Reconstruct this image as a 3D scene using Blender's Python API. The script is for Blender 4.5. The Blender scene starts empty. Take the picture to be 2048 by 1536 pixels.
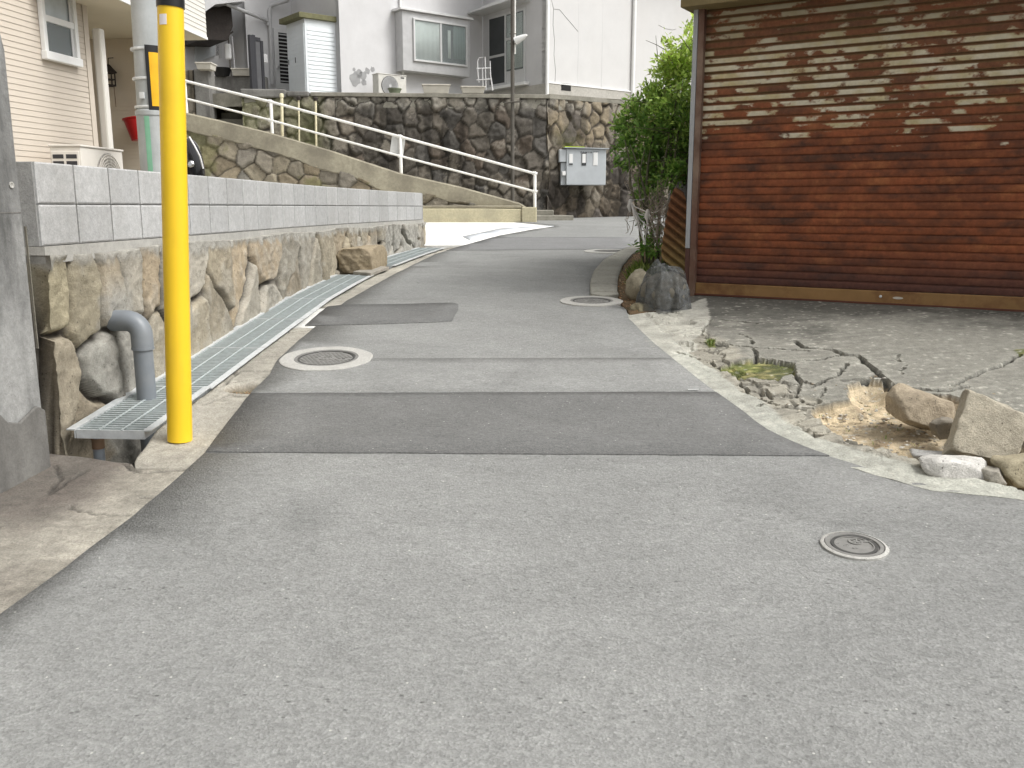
import bpy, bmesh, math, random
import numpy as np
from mathutils import Vector, Matrix
from mathutils.geometry import delaunay_2d_cdt
R = math.radians
random.seed(7); rng = np.random.default_rng(11)
scene = bpy.context.scene
COL = scene.collection

# ------------------------------------------------------------------ camera, sky, sun, exposure
FPX, PITCH, CH = 1800.0, R(11.1), 1.42        # focal length in pixels of a 2048 px wide picture, tilt, eye height
cam_d = bpy.data.cameras.new('camera'); cam = bpy.data.objects.new('camera', cam_d); COL.objects.link(cam)
cam_d.sensor_width = 36; cam_d.lens = FPX/2048*36; cam_d.clip_start = .05; cam_d.clip_end = 600
cam.location = (0, 0, CH); cam.rotation_euler = (R(90)-PITCH, 0, 0); scene.camera = cam
w = bpy.data.worlds.new('World'); scene.world = w; w.use_nodes = True
nt = w.node_tree; nt.nodes.clear()
SUN_EL, SUN_AZ = 52, 112                      # degrees; azimuth clockwise from +Y
sky = nt.nodes.new('ShaderNodeTexSky'); sky.sky_type = 'NISHITA'; sky.sun_disc = False
sky.sun_elevation = R(SUN_EL); sky.sun_rotation = R(SUN_AZ); sky.dust_density = 6; sky.air_density = 1.0; sky.ozone_density = 1.0
hs = nt.nodes.new('ShaderNodeHueSaturation'); hs.inputs['Saturation'].default_value = .05
bg = nt.nodes.new('ShaderNodeBackground'); bg.inputs['Strength'].default_value = .15
out = nt.nodes.new('ShaderNodeOutputWorld')
nt.links.new(sky.outputs[0], hs.inputs['Color']); nt.links.new(hs.outputs[0], bg.inputs['Color']); nt.links.new(bg.outputs[0], out.inputs[0])
sd = bpy.data.lights.new('sun', 'SUN'); sd.energy = 1.2; sd.angle = R(22); sd.color = (1, .97, .92)
so = bpy.data.objects.new('sun', sd); COL.objects.link(so)
sv = Vector((math.sin(R(SUN_AZ))*math.cos(R(SUN_EL)), math.cos(R(SUN_AZ))*math.cos(R(SUN_EL)), math.sin(R(SUN_EL))))
so.rotation_euler = sv.to_track_quat('Z', 'Y').to_euler(); so.location = sv*30
vs = scene.view_settings; vs.view_transform = 'Standard'; vs.look = 'None'; vs.gamma = 1; vs.use_curve_mapping = False
vs.exposure = .38

# ------------------------------------------------------------------ projection helpers (measure the photograph once, build in metres)
CP, SP = math.cos(PITCH), math.sin(PITCH)
def ray(px, py):
    dx, v = px-1024, 768-py
    return dx, FPX*CP+v*SP, v*CP-FPX*SP
def at_y(px, py, Y):
    dx, h, v = ray(px, py); return Vector((dx/h*Y, Y, CH+v/h*Y))
def smooth(a, b, x):
    t = np.clip((x-a)/(b-a), 0, 1); return t*t*(3-2*t)
DY = np.array([-30, -5, 0, 2, 3, 4.6, 6, 7.6, 9.7, 12, 14.2, 17, 20, 22, 26, 34, 60])
DD = np.array([3.2, 1.76, 1.43, 1.31, 1.24, 1.12, .98, .84, .73, .655, .59, .45, .30, .25, .15, .1, .1])
_ty = np.linspace(-30, 60, 3601); _td = np.interp(_ty, DY, DD)
_k = np.hanning(41); _k /= _k.sum(); _td = np.convolve(np.pad(_td, 20, mode='edge'), _k, 'valid')
def zr(y): return CH-np.interp(y, _ty, _td)
def hit(px, py, zf):
    dx, h, v = ray(px, py); lo, hi = .5, 40.
    Y = .5
    while Y < 40:
        if CH+v/h*Y < zf(dx/h*Y, Y): break
        Y += .1
    lo, hi = Y-.1, Y
    for _ in range(25):
        m = (lo+hi)/2
        if CH+v/h*m < zf(dx/h*m, m): hi = m
        else: lo = m
    return (dx/h*hi, hi)
def ROADZ(x, y): return float(zr(y))
road_left_px = [(0, 1235), (130, 1140), (270, 1035), (340, 975), (410, 910), (455, 850), (497, 795), (540, 752), (556, 722), (590, 690), (640, 648), (690, 606), (780, 555), (870, 510), (920, 494), (1000, 472), (1060, 461), (1112, 453)]
road_right_px = [(2048, 998), (1880, 982), (1770, 952), (1660, 918), (1590, 892), (1530, 862), (1480, 822), (1430, 788), (1385, 752), (1330, 708), (1285, 668), (1258, 640), (1250, 618), (1222, 610), (1192, 600), (1189, 570), (1196, 545), (1215, 522), (1250, 502), (1283, 488)]
RL = [hit(a, b, ROADZ) for a, b in road_left_px]
RR = [hit(a, b, ROADZ) for a, b in road_right_px]
RL = [(-3.6, -6), (-3.2, -2), (-2.55, .6)]+RL
RR = [(7.5, -6), (7.0, 1.3), (3.6, 2.7)]+RR
RRapr = RR[:16]                                   # part of the right edge beside the apron
def seg_dist(P, poly):
    """distance of points P (n,2) to an open polyline"""
    best = np.full(len(P), 1e9)
    for (x0, y0), (x1, y1) in zip(poly[:-1], poly[1:]):
        d = np.array([x1-x0, y1-y0]); L = (d**2).sum()+1e-12
        t = np.clip(((P-[x0, y0])@d)/L, 0, 1)
        q = np.array([x0, y0])+t[:, None]*d
        best = np.minimum(best, np.hypot(*(P-q).T))
    return best
def inside(P, poly):
    x, y = P[:, 0], P[:, 1]; c = np.zeros(len(P), bool); n = len(poly)
    for i in range(n):
        x0, y0 = poly[i]; x1, y1 = poly[(i+1) % n]
        if y0 == y1: continue
        c ^= ((y0 > y) != (y1 > y)) & (x < (x1-x0)*(y-y0)/(y1-y0)+x0)
    return c
S0 = np.array([1.65, 8.15]); SU = np.array([.851, -.525]); SN = np.array([-.525, -.851]); ZS = CH-.78
ROADPOLY = RL+[(-.15, 19.9), (.95, 21.5), (5, 24.2), (14, 29.5), (16, 22), (8, 18.6), (3.2, 16.8)]+RR[::-1]
def G(x, y):
    """ground height: road, with the apron climbing to the garage threshold"""
    x = np.atleast_1d(np.asarray(x, float)); y = np.atleast_1d(np.asarray(y, float))
    P = np.stack([x.ravel(), y.ravel()], 1); z = zr(P[:, 1])
    a = (P-S0)@SU; d = np.maximum((P-S0)@SN, 0)
    e = np.where(inside(P, ROADPOLY), 0, seg_dist(P, RRapr))
    side = (P[:, 0] > .6)
    t = np.where(side, e/(e+d+1e-4), 0)*smooth(-.35, .15, a)
    z = z*(1-t)+np.maximum(ZS, z)*t
    return z.reshape(x.shape)
def Gs(x, y): return float(G(x, y)[0])
def gp(px, py): return hit(px, py, Gs)

# ------------------------------------------------------------------ numpy noise
_lat = rng.random((64, 64, 64))
def vnoise(x, y, z=0.0):
    x, y, z = np.broadcast_arrays(np.asarray(x, float), y, z)
    xi, yi, zi = np.floor(x).astype(int), np.floor(y).astype(int), np.floor(z).astype(int)
    fx, fy, fz = x-xi, y-yi, z-zi
    fx, fy, fz = fx*fx*(3-2*fx), fy*fy*(3-2*fy), fz*fz*(3-2*fz)
    def L(a, b, c): return _lat[a & 63, b & 63, c & 63]
    c00 = L(xi, yi, zi)*(1-fx)+L(xi+1, yi, zi)*fx; c10 = L(xi, yi+1, zi)*(1-fx)+L(xi+1, yi+1, zi)*fx
    c01 = L(xi, yi, zi+1)*(1-fx)+L(xi+1, yi, zi+1)*fx; c11 = L(xi, yi+1, zi+1)*(1-fx)+L(xi+1, yi+1, zi+1)*fx
    return (c00*(1-fy)+c10*fy)*(1-fz)+(c01*(1-fy)+c11*fy)*fz
def fbm(x, y, z=0.0, o=4):
    s = 0; a = .5; n = 0
    for i in range(o):
        s = s+a*vnoise(x*2**i+i*7.3, y*2**i+i*3.1, z*2**i if not np.isscalar(z) else z+i*5.7); n += a; a *= .5
    return s/n-.5

# ------------------------------------------------------------------ objects
def tag(o, label=None, cat=None, group=None, kind=None):
    if label: o['label'] = label
    if cat: o['category'] = cat
    if group: o['group'] = group
    if kind: o['kind'] = kind
    return o
def thing(name, loc, label, cat, group=None):
    o = bpy.data.objects.new(name, None); COL.objects.link(o); o.location = loc; o.empty_display_size = .1
    return tag(o, label, cat, group)
def link_mesh(name, me, mat, parent=None):
    o = bpy.data.objects.new(name, me); COL.objects.link(o)
    if mat is not None: me.materials.append(mat)
    if parent is not None:
        o.parent = parent
        p = parent; off = Vector((0, 0, 0))
        while p is not None: off += p.location; p = p.parent
        me.transform(Matrix.Translation(-off))
    return o
def np_mesh(name, V, Fa, mat, parent=None, colr=None, smooth_=True):
    me = bpy.data.meshes.new(name); me.from_pydata([tuple(v) for v in V], [], [tuple(int(i) for i in f) for f in Fa])
    if colr is not None:
        at = me.color_attributes.new('tone', 'FLOAT_COLOR', 'POINT')
        c4 = np.ones((len(V), 4)); c4[:, :3] = colr; at.data.foreach_set('color', c4.ravel())
    if smooth_: me.polygons.foreach_set('use_smooth', [True]*len(me.polygons))
    me.update(); return link_mesh(name, me, mat, parent)
class MB:
    def __init__(s): s.v = []; s.f = []
    def add(s, vs, fs):
        b = len(s.v); s.v += [tuple(v) for v in vs]; s.f += [tuple(b+i for i in f) for f in fs]; return s
    def box(s, fr, u0, u1, z0, z1, n0, n1):
        P = [fr.P(u, z, n) for u in (u0, u1) for z in (z0, z1) for n in (n0, n1)]
        return s.add(P, [(0, 1, 3, 2), (4, 6, 7, 5), (0, 4, 5, 1), (2, 3, 7, 6), (0, 2, 6, 4), (1, 5, 7, 3)])
    def hexa(s, P):   # 8 points: 4 below, 4 above, both in the same order
        return s.add(P, [(3, 2, 1, 0), (4, 5, 6, 7), (0, 1, 5, 4), (1, 2, 6, 5), (2, 3, 7, 6), (3, 0, 4, 7)])
    def prism(s, fr, pts, n0, n1):   # polygon in (u,z), extruded along the normal
        k = len(pts); P = [fr.P(u, z, n0) for u, z in pts]+[fr.P(u, z, n1) for u, z in pts]
        return s.add(P, [tuple(range(k))[::-1], tuple(range(k, 2*k))]+[(i, (i+1) % k, k+(i+1) % k, k+i) for i in range(k)])
    def tube(s, pts, r, n=10, caps=True):
        pts = [Vector(p) for p in pts]; rs = r if isinstance(r, (list, tuple)) else [r]*len(pts)
        up = Vector((0, 0, 1)); rings = []; prev = None
        for i, p in enumerate(pts):
            t = (pts[min(i+1, len(pts)-1)]-pts[max(i-1, 0)]).normalized()
            a = (prev-t*prev.dot(t)) if prev is not None else t.cross(up if abs(t.z) < .9 else Vector((1, 0, 0)))
            a.normalize(); b = t.cross(a); prev = a
            rings.append([p+(a*math.cos(2*math.pi*k/n)+b*math.sin(2*math.pi*k/n))*rs[i] for k in range(n)])
        V = [q for rg in rings for q in rg]; Fq = []
        for i in range(len(pts)-1):
            for k in range(n):
                Fq.append((i*n+k, i*n+(k+1) % n, (i+1)*n+(k+1) % n, (i+1)*n+k))
        if caps: Fq += [tuple(range(n))[::-1], tuple((len(pts)-1)*n+k for k in range(n))]
        return s.add(V, Fq)
    def lathe(s, c, prof, n=32, ax=None):
        c = Vector(c); V = []
        for r, z in prof: V += [c+Vector((r*math.cos(2*math.pi*k/n), r*math.sin(2*math.pi*k/n), z)) for k in range(n)]
        Fq = [(i*n+k, i*n+(k+1) % n, (i+1)*n+(k+1) % n, (i+1)*n+k) for i in range(len(prof)-1) for k in range(n)]
        Fq += [tuple(range(n))[::-1], tuple((len(prof)-1)*n+k for k in range(n))]
        return s.add(V, Fq)
    def build(s, name, mat, parent=None, bevel=0, sm=False):
        me = bpy.data.meshes.new(name); me.from_pydata(s.v, [], s.f)
        bm = bmesh.new(); bm.from_mesh(me)
        bmesh.ops.recalc_face_normals(bm, faces=bm.faces); bm.to_mesh(me); bm.free()
        if sm:
            me.polygons.foreach_set('use_smooth', [True]*len(me.polygons))
            me.set_sharp_from_angle(angle=R(40))
        o = link_mesh(name, me, mat, parent)
        if bevel:
            m = o.modifiers.new('bevel', 'BEVEL'); m.width = bevel; m.segments = 2; m.limit_method = 'ANGLE'; m.angle_limit = R(35)
        return o
class Fr:
    """vertical plane: origin (x,y), direction along it, outward normal"""
    def __init__(s, o, d, n=None):
        s.o = Vector(o).to_2d() if len(o) == 3 else Vector(o); s.d = Vector(d).normalized()
        s.n = Vector(n).normalized() if n is not None else Vector((s.d.y, -s.d.x))
    def P(s, u, z, n=0): q = s.o+s.d*u+s.n*n; return Vector((q.x, q.y, z))
    def uz(s, px, py, n=0):
        dx, h, v = ray(px, py); o = s.o+s.n*n
        # (dx/h*Y, Y) . n = o . n
        Y = o.dot(s.n)/(dx/h*s.n.x+s.n.y); q = Vector((dx/h*Y, Y))-o
        return q.dot(s.d), CH+v/h*Y
    def u(s, px, py=200, n=0): return s.uz(px, py, n)[0]
    def z(s, px, py, n=0): return s.uz(px, py, n)[1]

# ------------------------------------------------------------------ materials
class N:
    def __init__(s, name, rough=.85, metallic=0, spec=.4):
        s.m = bpy.data.materials.new(name); s.m.use_nodes = True; s.t = s.m.node_tree
        s.b = s.t.nodes['Principled BSDF']; s.b.inputs['Roughness'].default_value = rough; s.b.inputs['Metallic'].default_value = metallic
        s.b.inputs['Specular IOR Level'].default_value = spec
        s.co = s.t.nodes.new('ShaderNodeTexCoord').outputs['Object']
        s.geo = s.t.nodes.new('ShaderNodeNewGeometry')
        s.pos = s.geo.outputs['Position']
    def lk(s, a, b): s.t.links.new(a, b)
    def inp(s, sock, v):
        if hasattr(v, 'links') or hasattr(v, 'is_linked'): s.lk(v, sock)
        else:
            if isinstance(v, (tuple, list)) and len(v) == 3 and sock.type == 'RGBA': v = (*v, 1)
            sock.default_value = v
    def noise(s, scale, detail=5, rough=.55, vec=None, sx=(1, 1, 1), dist=0):
        n = s.t.nodes.new('ShaderNodeTexNoise'); n.inputs['Scale'].default_value = scale; n.inputs['Detail'].default_value = detail
        n.inputs['Roughness'].default_value = rough; n.inputs['Distortion'].default_value = dist
        mp = s.t.nodes.new('ShaderNodeMapping'); mp.inputs['Scale'].default_value = sx
        s.lk(vec or s.pos, mp.inputs['Vector']); s.lk(mp.outputs[0], n.inputs['Vector']); return n.outputs['Fac']
    def vor(s, scale, feat='F1', vec=None, out='Distance', sx=(1, 1, 1)):
        n = s.t.nodes.new('ShaderNodeTexVoronoi'); n.inputs['Scale'].default_value = scale; n.feature = feat
        mp = s.t.nodes.new('ShaderNodeMapping'); mp.inputs['Scale'].default_value = sx
        s.lk(vec or s.pos, mp.inputs['Vector']); s.lk(mp.outputs[0], n.inputs['Vector']); return n.outputs[out]
    def rng(s, v, a, b, c=0., d=1.):
        n = s.t.nodes.new('ShaderNodeMapRange'); s.inp(n.inputs['Value'], v)
        for k, x in (('From Min', a), ('From Max', b), ('To Min', c), ('To Max', d)): s.inp(n.inputs[k], x)
        return n.outputs[0]
    def math(s, op, a, b=0., c=0.):
        n = s.t.nodes.new('ShaderNodeMath'); n.operation = op
        for i, x in enumerate((a, b, c)): s.inp(n.inputs[i], x)
        return n.outputs[0]
    def mix(s, f, a, b, mode='MIX'):
        n = s.t.nodes.new('ShaderNodeMix'); n.data_type = 'RGBA'; n.blend_type = mode
        s.inp(n.inputs[0], f); s.inp(n.inputs[6], a); s.inp(n.inputs[7], b); return n.outputs[2]
    def scale(s, c, v):   # colour times value
        n = s.t.nodes.new('ShaderNodeMix'); n.data_type = 'RGBA'; n.blend_type = 'MULTIPLY'; n.inputs[0].default_value = 1
        cb = s.t.nodes.new('ShaderNodeCombineColor')
        for i in range(3): s.inp(cb.inputs[i], v)
        s.inp(n.inputs[6], c); s.lk(cb.outputs[0], n.inputs[7]); return n.outputs[2]
    def attr(s, name='tone'):
        n = s.t.nodes.new('ShaderNodeAttribute'); n.attribute_name = name; return n.outputs['Color']
    def addv(s, v, t, sc, amt):
        n = t.nodes.new('ShaderNodeTexNoise'); n.inputs['Scale'].default_value = sc; n.inputs['Detail'].default_value = 6; s.lk(v, n.inputs['Vector'])
        m = t.nodes.new('ShaderNodeVectorMath'); m.operation = 'MULTIPLY_ADD'; s.lk(n.outputs['Color'], m.inputs[0]); m.inputs[1].default_value = (amt*3, amt*3, 0); s.lk(v, m.inputs[2]); return m.outputs[0]
    def sep(s, v):
        n = s.t.nodes.new('ShaderNodeSeparateXYZ'); s.lk(v, n.inputs[0]); return n.outputs
    def comb(s, x, y, z):
        n = s.t.nodes.new('ShaderNodeCombineXYZ')
        for i, q in enumerate((x, y, z)): s.inp(n.inputs[i], q)
        return n.outputs[0]
    def bump(s, h, dist=.003, strength=1.):
        n = s.t.nodes.new('ShaderNodeBump'); n.inputs['Distance'].default_value = dist; n.inputs['Strength'].default_value = strength
        s.lk(h, n.inputs['Height']); s.lk(n.outputs[0], s.b.inputs['Normal'])
    def col(s, c): s.inp(s.b.inputs['Base Color'], c); return s.m
def plain(name, c, rough=.6, metallic=0, var=.12, sc=6, bump=0, spec=.4, stain=None, st_amt=.5, st_sc=2.5, vert=False):
    n = N(name, rough, metallic, spec)
    f = n.noise(sc, 6, .6); v = n.rng(f, .3, .7, 1-var, 1+var)
    cc = n.scale(c, v)
    if stain:
        g = n.noise(st_sc, 7, .65, sx=(1, 1, .25) if vert else (1, 1, 1)); cc = n.mix(n.rng(g, .48, .68, 0, st_amt), cc, stain)
    n.lk(n.rng(n.noise(sc*3, 4), .3, .7, rough*.85, min(1, rough*1.1)), n.b.inputs['Roughness'])
    if bump: n.bump(n.noise(sc*12, 5, .65), bump)
    return n.col(cc)
def concrete(name, c, dark, st=.6, sc=1.6, fine=.10, attr=False, bump=.002, vert=False, rough=.9):
    n = N(name, rough, 0, .3)
    base = n.attr() if attr else c
    a = n.noise(sc, 8, .62, sx=(1, 1, .3) if vert else (1, 1, 1)); b = n.noise(sc*9, 6, .7); d = n.noise(110, 3, .7)
    cc = n.scale(base, n.rng(b, .3, .7, .82, 1.16)); cc = n.mix(n.rng(a, .42, .66, 0, st), cc, dark)
    cc = n.scale(cc, n.rng(d, .3, .7, 1-fine, 1+fine))
    pits = n.vor(70, 'F1'); pm = n.noise(9, 3)
    cc = n.mix(n.math('MULTIPLY', n.rng(pits, .16, .1, 0, .5), n.rng(pm, .5, .6, 0, 1)), cc, (.08, .075, .065))
    h = n.math('ADD', n.math('MULTIPLY', b, 2.), n.math('MULTIPLY', d, .6)); n.bump(h, bump)
    return n.col(cc)
def asphalt(name, g, tint=(.995, 1, .96), var=.10):
    n = N(name, .82, 0, .35)
    big = n.noise(.55, 6, .6, dist=.4); mid = n.noise(3.2, 6, .68, sx=(.6, 1, 1)); fine = n.noise(95, 5, .8); ag = n.vor(125, 'F1', out='Color')
    agr = n.sep(ag)[0]; sw = n.noise(16, 5, .7, dist=2.2, sx=(.7, 1.3, 1)); st_ = n.noise(.9, 7, .7, dist=.8)
    c = n.scale(tuple(g*t for t in tint), n.rng(big, .3, .7, 1-var, 1+var))
    c = n.scale(c, n.rng(mid, .28, .72, .9, 1.1)); c = n.scale(c, n.rng(fine, .25, .75, .84, 1.17)); c = n.scale(c, n.rng(agr, 0, 1, .86, 1.15)); c = n.scale(c, n.rng(sw, .3, .7, .82, 1.18)); c = n.scale(c, n.rng(st_, .55, .72, 1., .86))
    ck_ = n.vor(.75, 'DISTANCE_TO_EDGE', vec=n.addv(n.pos, n.t, 3.5, .12)); cm_ = n.math('MULTIPLY', n.rng(ck_, .0035, .0012, 0, 1), n.rng(n.noise(.7, 3), .66, .70, 0, .3)); c = n.mix(cm_, c, (.04, .038, .035))
    sp = n.vor(34, 'F1'); spc = n.sep(n.vor(34, 'F1', out='Color'))
    wm = n.math('MULTIPLY', n.rng(sp, .16, .1, 0, 1), n.rng(spc[1], .86, .89, 0, 1))
    c = n.mix(n.math('MULTIPLY', wm, .75), c, (.55, .54, .5))
    dm = n.math('MULTIPLY', n.rng(n.vor(22, 'F1', sx=(1, 1.6, 1)), .2, .1, 0, 1), n.rng(n.sep(n.vor(22, 'F1', out='Color', sx=(1, 1.6, 1)))[2], .86, .9, 0, 1))
    c = n.mix(n.math('MULTIPLY', dm, .6), c, (.05, .048, .045))
    n.bump(n.math('ADD', n.math('ADD', fine, n.math('MULTIPLY', n.noise(24, 5, .75, dist=1.2), 1.6)), n.math('MULTIPLY', n.vor(125, 'F1'), .6)), .0035, .9)
    return n.col(c)
M = {}
M['asphalt'] = asphalt('asphalt', .255)
M['asphalt_new'] = asphalt('asphalt_new', .165, (1, 1, .965), .09)
M['asphalt_mid'] = asphalt('asphalt_mid', .205, (1, 1, .99), .07)
M['curb'] = concrete('curb_concrete', (.36, .335, .29), (.22, .20, .165), .55, 1.8)
M['curb_grey'] = concrete('grey_curb_concrete', (.37, .37, .34), (.25, .25, .23), .4, 3)
M['slab'] = concrete('old_slab_concrete', (.36, .33, .29), (.13, .105, .09), .85, .95)
M['cement'] = concrete('new_cement', (.72, .71, .67), (.6, .58, .54), .4, 4)
M['drive'] = concrete('white_driveway', (.80, .79, .75), (.7, .69, .65), .3, 2)
M['tone'] = concrete('toned_concrete', None, (.2, .19, .165), .30, 2.6, attr=True, bump=.005, fine=.24)
M['ledge'] = concrete('ledge_concrete', (.30, .285, .24), (.13, .125, .1), .7, 2)
M['ramp'] = concrete('ramp_concrete', (.36, .33, .25), (.20, .18, .14), .75, 1.6)
M['yellow_curb'] = concrete('yellowed_concrete', (.50, .455, .31), (.33, .30, .22), .6, 3)
M['pillar'] = concrete('pillar_concrete', (.31, .31, .30), (.085, .085, .082), .95, 3.6, vert=True)
M['beam'] = concrete('beam_concrete', (.42, .41, .38), (.30, .29, .265), .5, 2)
M['dark_conc'] = concrete('dark_concrete', (.22, .215, .2), (.08, .075, .07), .8, 2.5, vert=True)
def stone_mat(name, bump=.006, speck=.15):
    n = N(name, .92, 0, .25)
    a = n.noise(6, 8, .65); b = n.noise(38, 6, .75); d = n.noise(140, 4, .7)
    c = n.scale(n.attr(), n.rng(a, .3, .7, .82, 1.16)); c = n.scale(c, n.rng(b, .28, .72, .78, 1.2)); c = n.scale(c, n.rng(d, .3, .7, 1-speck, 1+speck))
    pits = n.vor(48, 'F1', sx=(1, 1, .7)); c = n.mix(n.math('MULTIPLY', n.rng(pits, .22, .12, 0, .7), n.rng(n.noise(13, 3), .48, .6, 0, 1)), c, (.06, .05, .04))
    n.bump(n.math('ADD', n.math('MULTIPLY', b, 1.5), n.math('ADD', d, n.math('MULTIPLY', a, 2))), bump); return n.col(c)
M['stone'] = stone_mat('stone'); M['stone_far'] = stone_mat('stone_far', .01, .1)
M['block'] = concrete('concrete_block', None, (.31, .305, .29), .42, 2.6, attr=True, bump=.0015, vert=True, fine=.14)
M['joint'] = concrete('joint_mortar', (.33, .33, .32), (.2, .2, .19), .4, 5)
M['galv'] = plain('galvanised_steel', (.66, .68, .68), .5, .25, .12, 22, .0004, stain=(.42, .44, .45), st_sc=9)
M['galv_bar'] = plain('galvanised_bar', (.50, .55, .55), .5, .2, .14, 26)
M['white_paint'] = plain('white_rail_paint', (.82, .81, .77), .45, 0, .06, 8, stain=(.55, .50, .40), st_amt=.35, st_sc=12)
M['cream_paint'] = plain('cream_post_paint', (.78, .72, .50), .5, 0, .08, 8, stain=(.45, .38, .22), st_amt=.5, st_sc=10)
M['yellow'] = plain('yellow_plastic', (.90, .59, .028), .36, 0, .035, 3, stain=(.66, .41, .04), st_amt=.35, st_sc=7, vert=True)
M['sign_yellow'] = plain('sign_yellow', (.80, .44, .01), .45)
M['black'] = plain('black_plastic', (.015, .015, .016), .4)
M['dark'] = plain('dark_void', (.02, .019, .018), .9)
M['white'] = plain('white_plastic', (.86, .86, .845), .5, 0, .04)
M['sticker'] = plain('white_sticker', (.85, .80, .80), .35, 0, .03)
M['pvc'] = plain('grey_pvc', (.20, .22, .24), .38, 0, .07, 5, stain=(.30, .31, .31), st_amt=.3, st_sc=6)
M['pole'] = plain('utility_pole_concrete', (.40, .42, .42), .8, 0, .12, 5, .002, stain=(.54, .555, .55), st_amt=.6, st_sc=3, vert=True)
M['green_tape'] = plain('green_tape', (.22, .47, .32), .5, 0, .08, 9)
M['red'] = plain('red_plastic', (.42, .012, .012), .35)
M['rubber'] = plain('black_gloss', (.012, .012, .013), .12, 0, .05)
M['chrome'] = plain('chrome', (.7, .7, .7), .12, 1)
M['iron'] = plain('cast_iron', (.075, .074, .07), .7, .3, .2, 30, .001, stain=(.14, .135, .125), st_amt=.6, st_sc=14)
M['iron_rim'] = plain('worn_iron_rim', (.26, .255, .24), .6, .3, .15, 25, .0006)
M['ring'] = concrete('manhole_ring', (.46, .45, .42), (.36, .35, .32), .5, 6)
M['cream_wall'] = plain('cream_siding', (.60, .535, .455), .7, 0, .03, 4, .0006)
M['white_siding'] = plain('white_siding', (.70, .675, .62), .7, 0, .03, 4, .0006)
M['soffit'] = plain('cream_soffit', (.70, .63, .49), .75, 0, .03, 2)
M['stucco'] = plain('grey_stucco', (.63, .627, .63), .9, 0, .05, 2.2, .002, stain=(.52, .515, .515), st_amt=.3, st_sc=1.1, vert=True)
M['stucco_w'] = plain('white_stucco', (.63, .625, .615), .9, 0, .03, 2.2, .002, stain=(.60, .59, .57), st_amt=.35, st_sc=.9, vert=True)
M['found'] = concrete('foundation_mortar', (.46, .44, .40), (.34, .33, .29), .5, 2)
M['alu'] = plain('aluminium_frame', (.66, .66, .655), .45, .3, .05)
M['alu_dark'] = plain('dark_frame', (.045, .045, .05), .45, .2, .1)
M['steel_grey'] = plain('grey_painted_steel', (.50, .53, .55), .5, 0, .06, 5, stain=(.44, .47, .49), st_amt=.3, st_sc=6)
M['shed'] = plain('white_shed_panel', (.72, .76, .78), .55, 0, .03)
M['olive'] = plain('olive_roof', (.15, .145, .075), .8, 0, .2, 9)
M['gutter'] = plain('grey_gutter', (.50, .50, .50), .5, 0, .08)
M['dark_brown'] = plain('dark_brown_timber', (.035, .028, .024), .8, 0, .2, 8)
M['post_brown'] = plain('brown_steel_post', (.11, .10, .085), .6, .2, .2, 10)
M['lime'] = plain('lime_sheet', (.45, .62, .03), .5)
M['terracotta'] = plain('beige_planter', (.60, .57, .50), .7, 0, .1)
M['curtain'] = plain('curtain_cloth', (.58, .64, .60), .9, 0, .08, 5)
M['screen'] = plain('dark_screen', (.055, .06, .062), .5, 0, .1, 3)
M['net'] = plain('white_net_twine', (.62, .60, .57), .8)
M['twig'] = plain('dry_twig', (.22, .15, .10), .9, 0, .3, 12)
M['stem'] = plain('green_stem', (.09, .085, .05), .85, 0, .25, 12, .002)
M['roof'] = plain('roof_tile', (.10, .10, .105), .7, 0, .15)
def glass():
    n = N('window_glass', .08, 0, .6); n.b.inputs['Alpha'].default_value = .22; n.b.inputs['Specular IOR Level'].default_value = .9
    return n.col((.45, .50, .50))
M['glass'] = glass()
def dirt():
    n = N('sandy_dirt', .95, 0, .2)
    a = n.noise(5, 8, .7); b = n.noise(60, 5, .75); g = n.vor(55, 'F1', out='Color'); m = n.noise(2.6, 5)
    c = n.mix(n.rng(a, .35, .65), (.40, .31, .20), (.26, .195, .12)); c = n.scale(c, n.rng(b, .3, .7, .65, 1.35)); c = n.scale(c, n.rng(n.sep(g)[0], 0, 1, .8, 1.2))
    n.bump(n.math('ADD', b, n.vor(55, 'F1')), .012); return n.col(c)
M['dirt'] = dirt()
def soil():
    n = N('brown_soil', .95, 0, .2)
    a = n.noise(5, 8, .7); b = n.noise(60, 5, .75)
    c = n.mix(n.rng(a, .35, .65), (.20, .13, .075), (.11, .085, .05)); c = n.scale(c, n.rng(b, .3, .7, .6, 1.4)); n.bump(b, .015); return n.col(c)
M['soil'] = soil()

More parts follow.
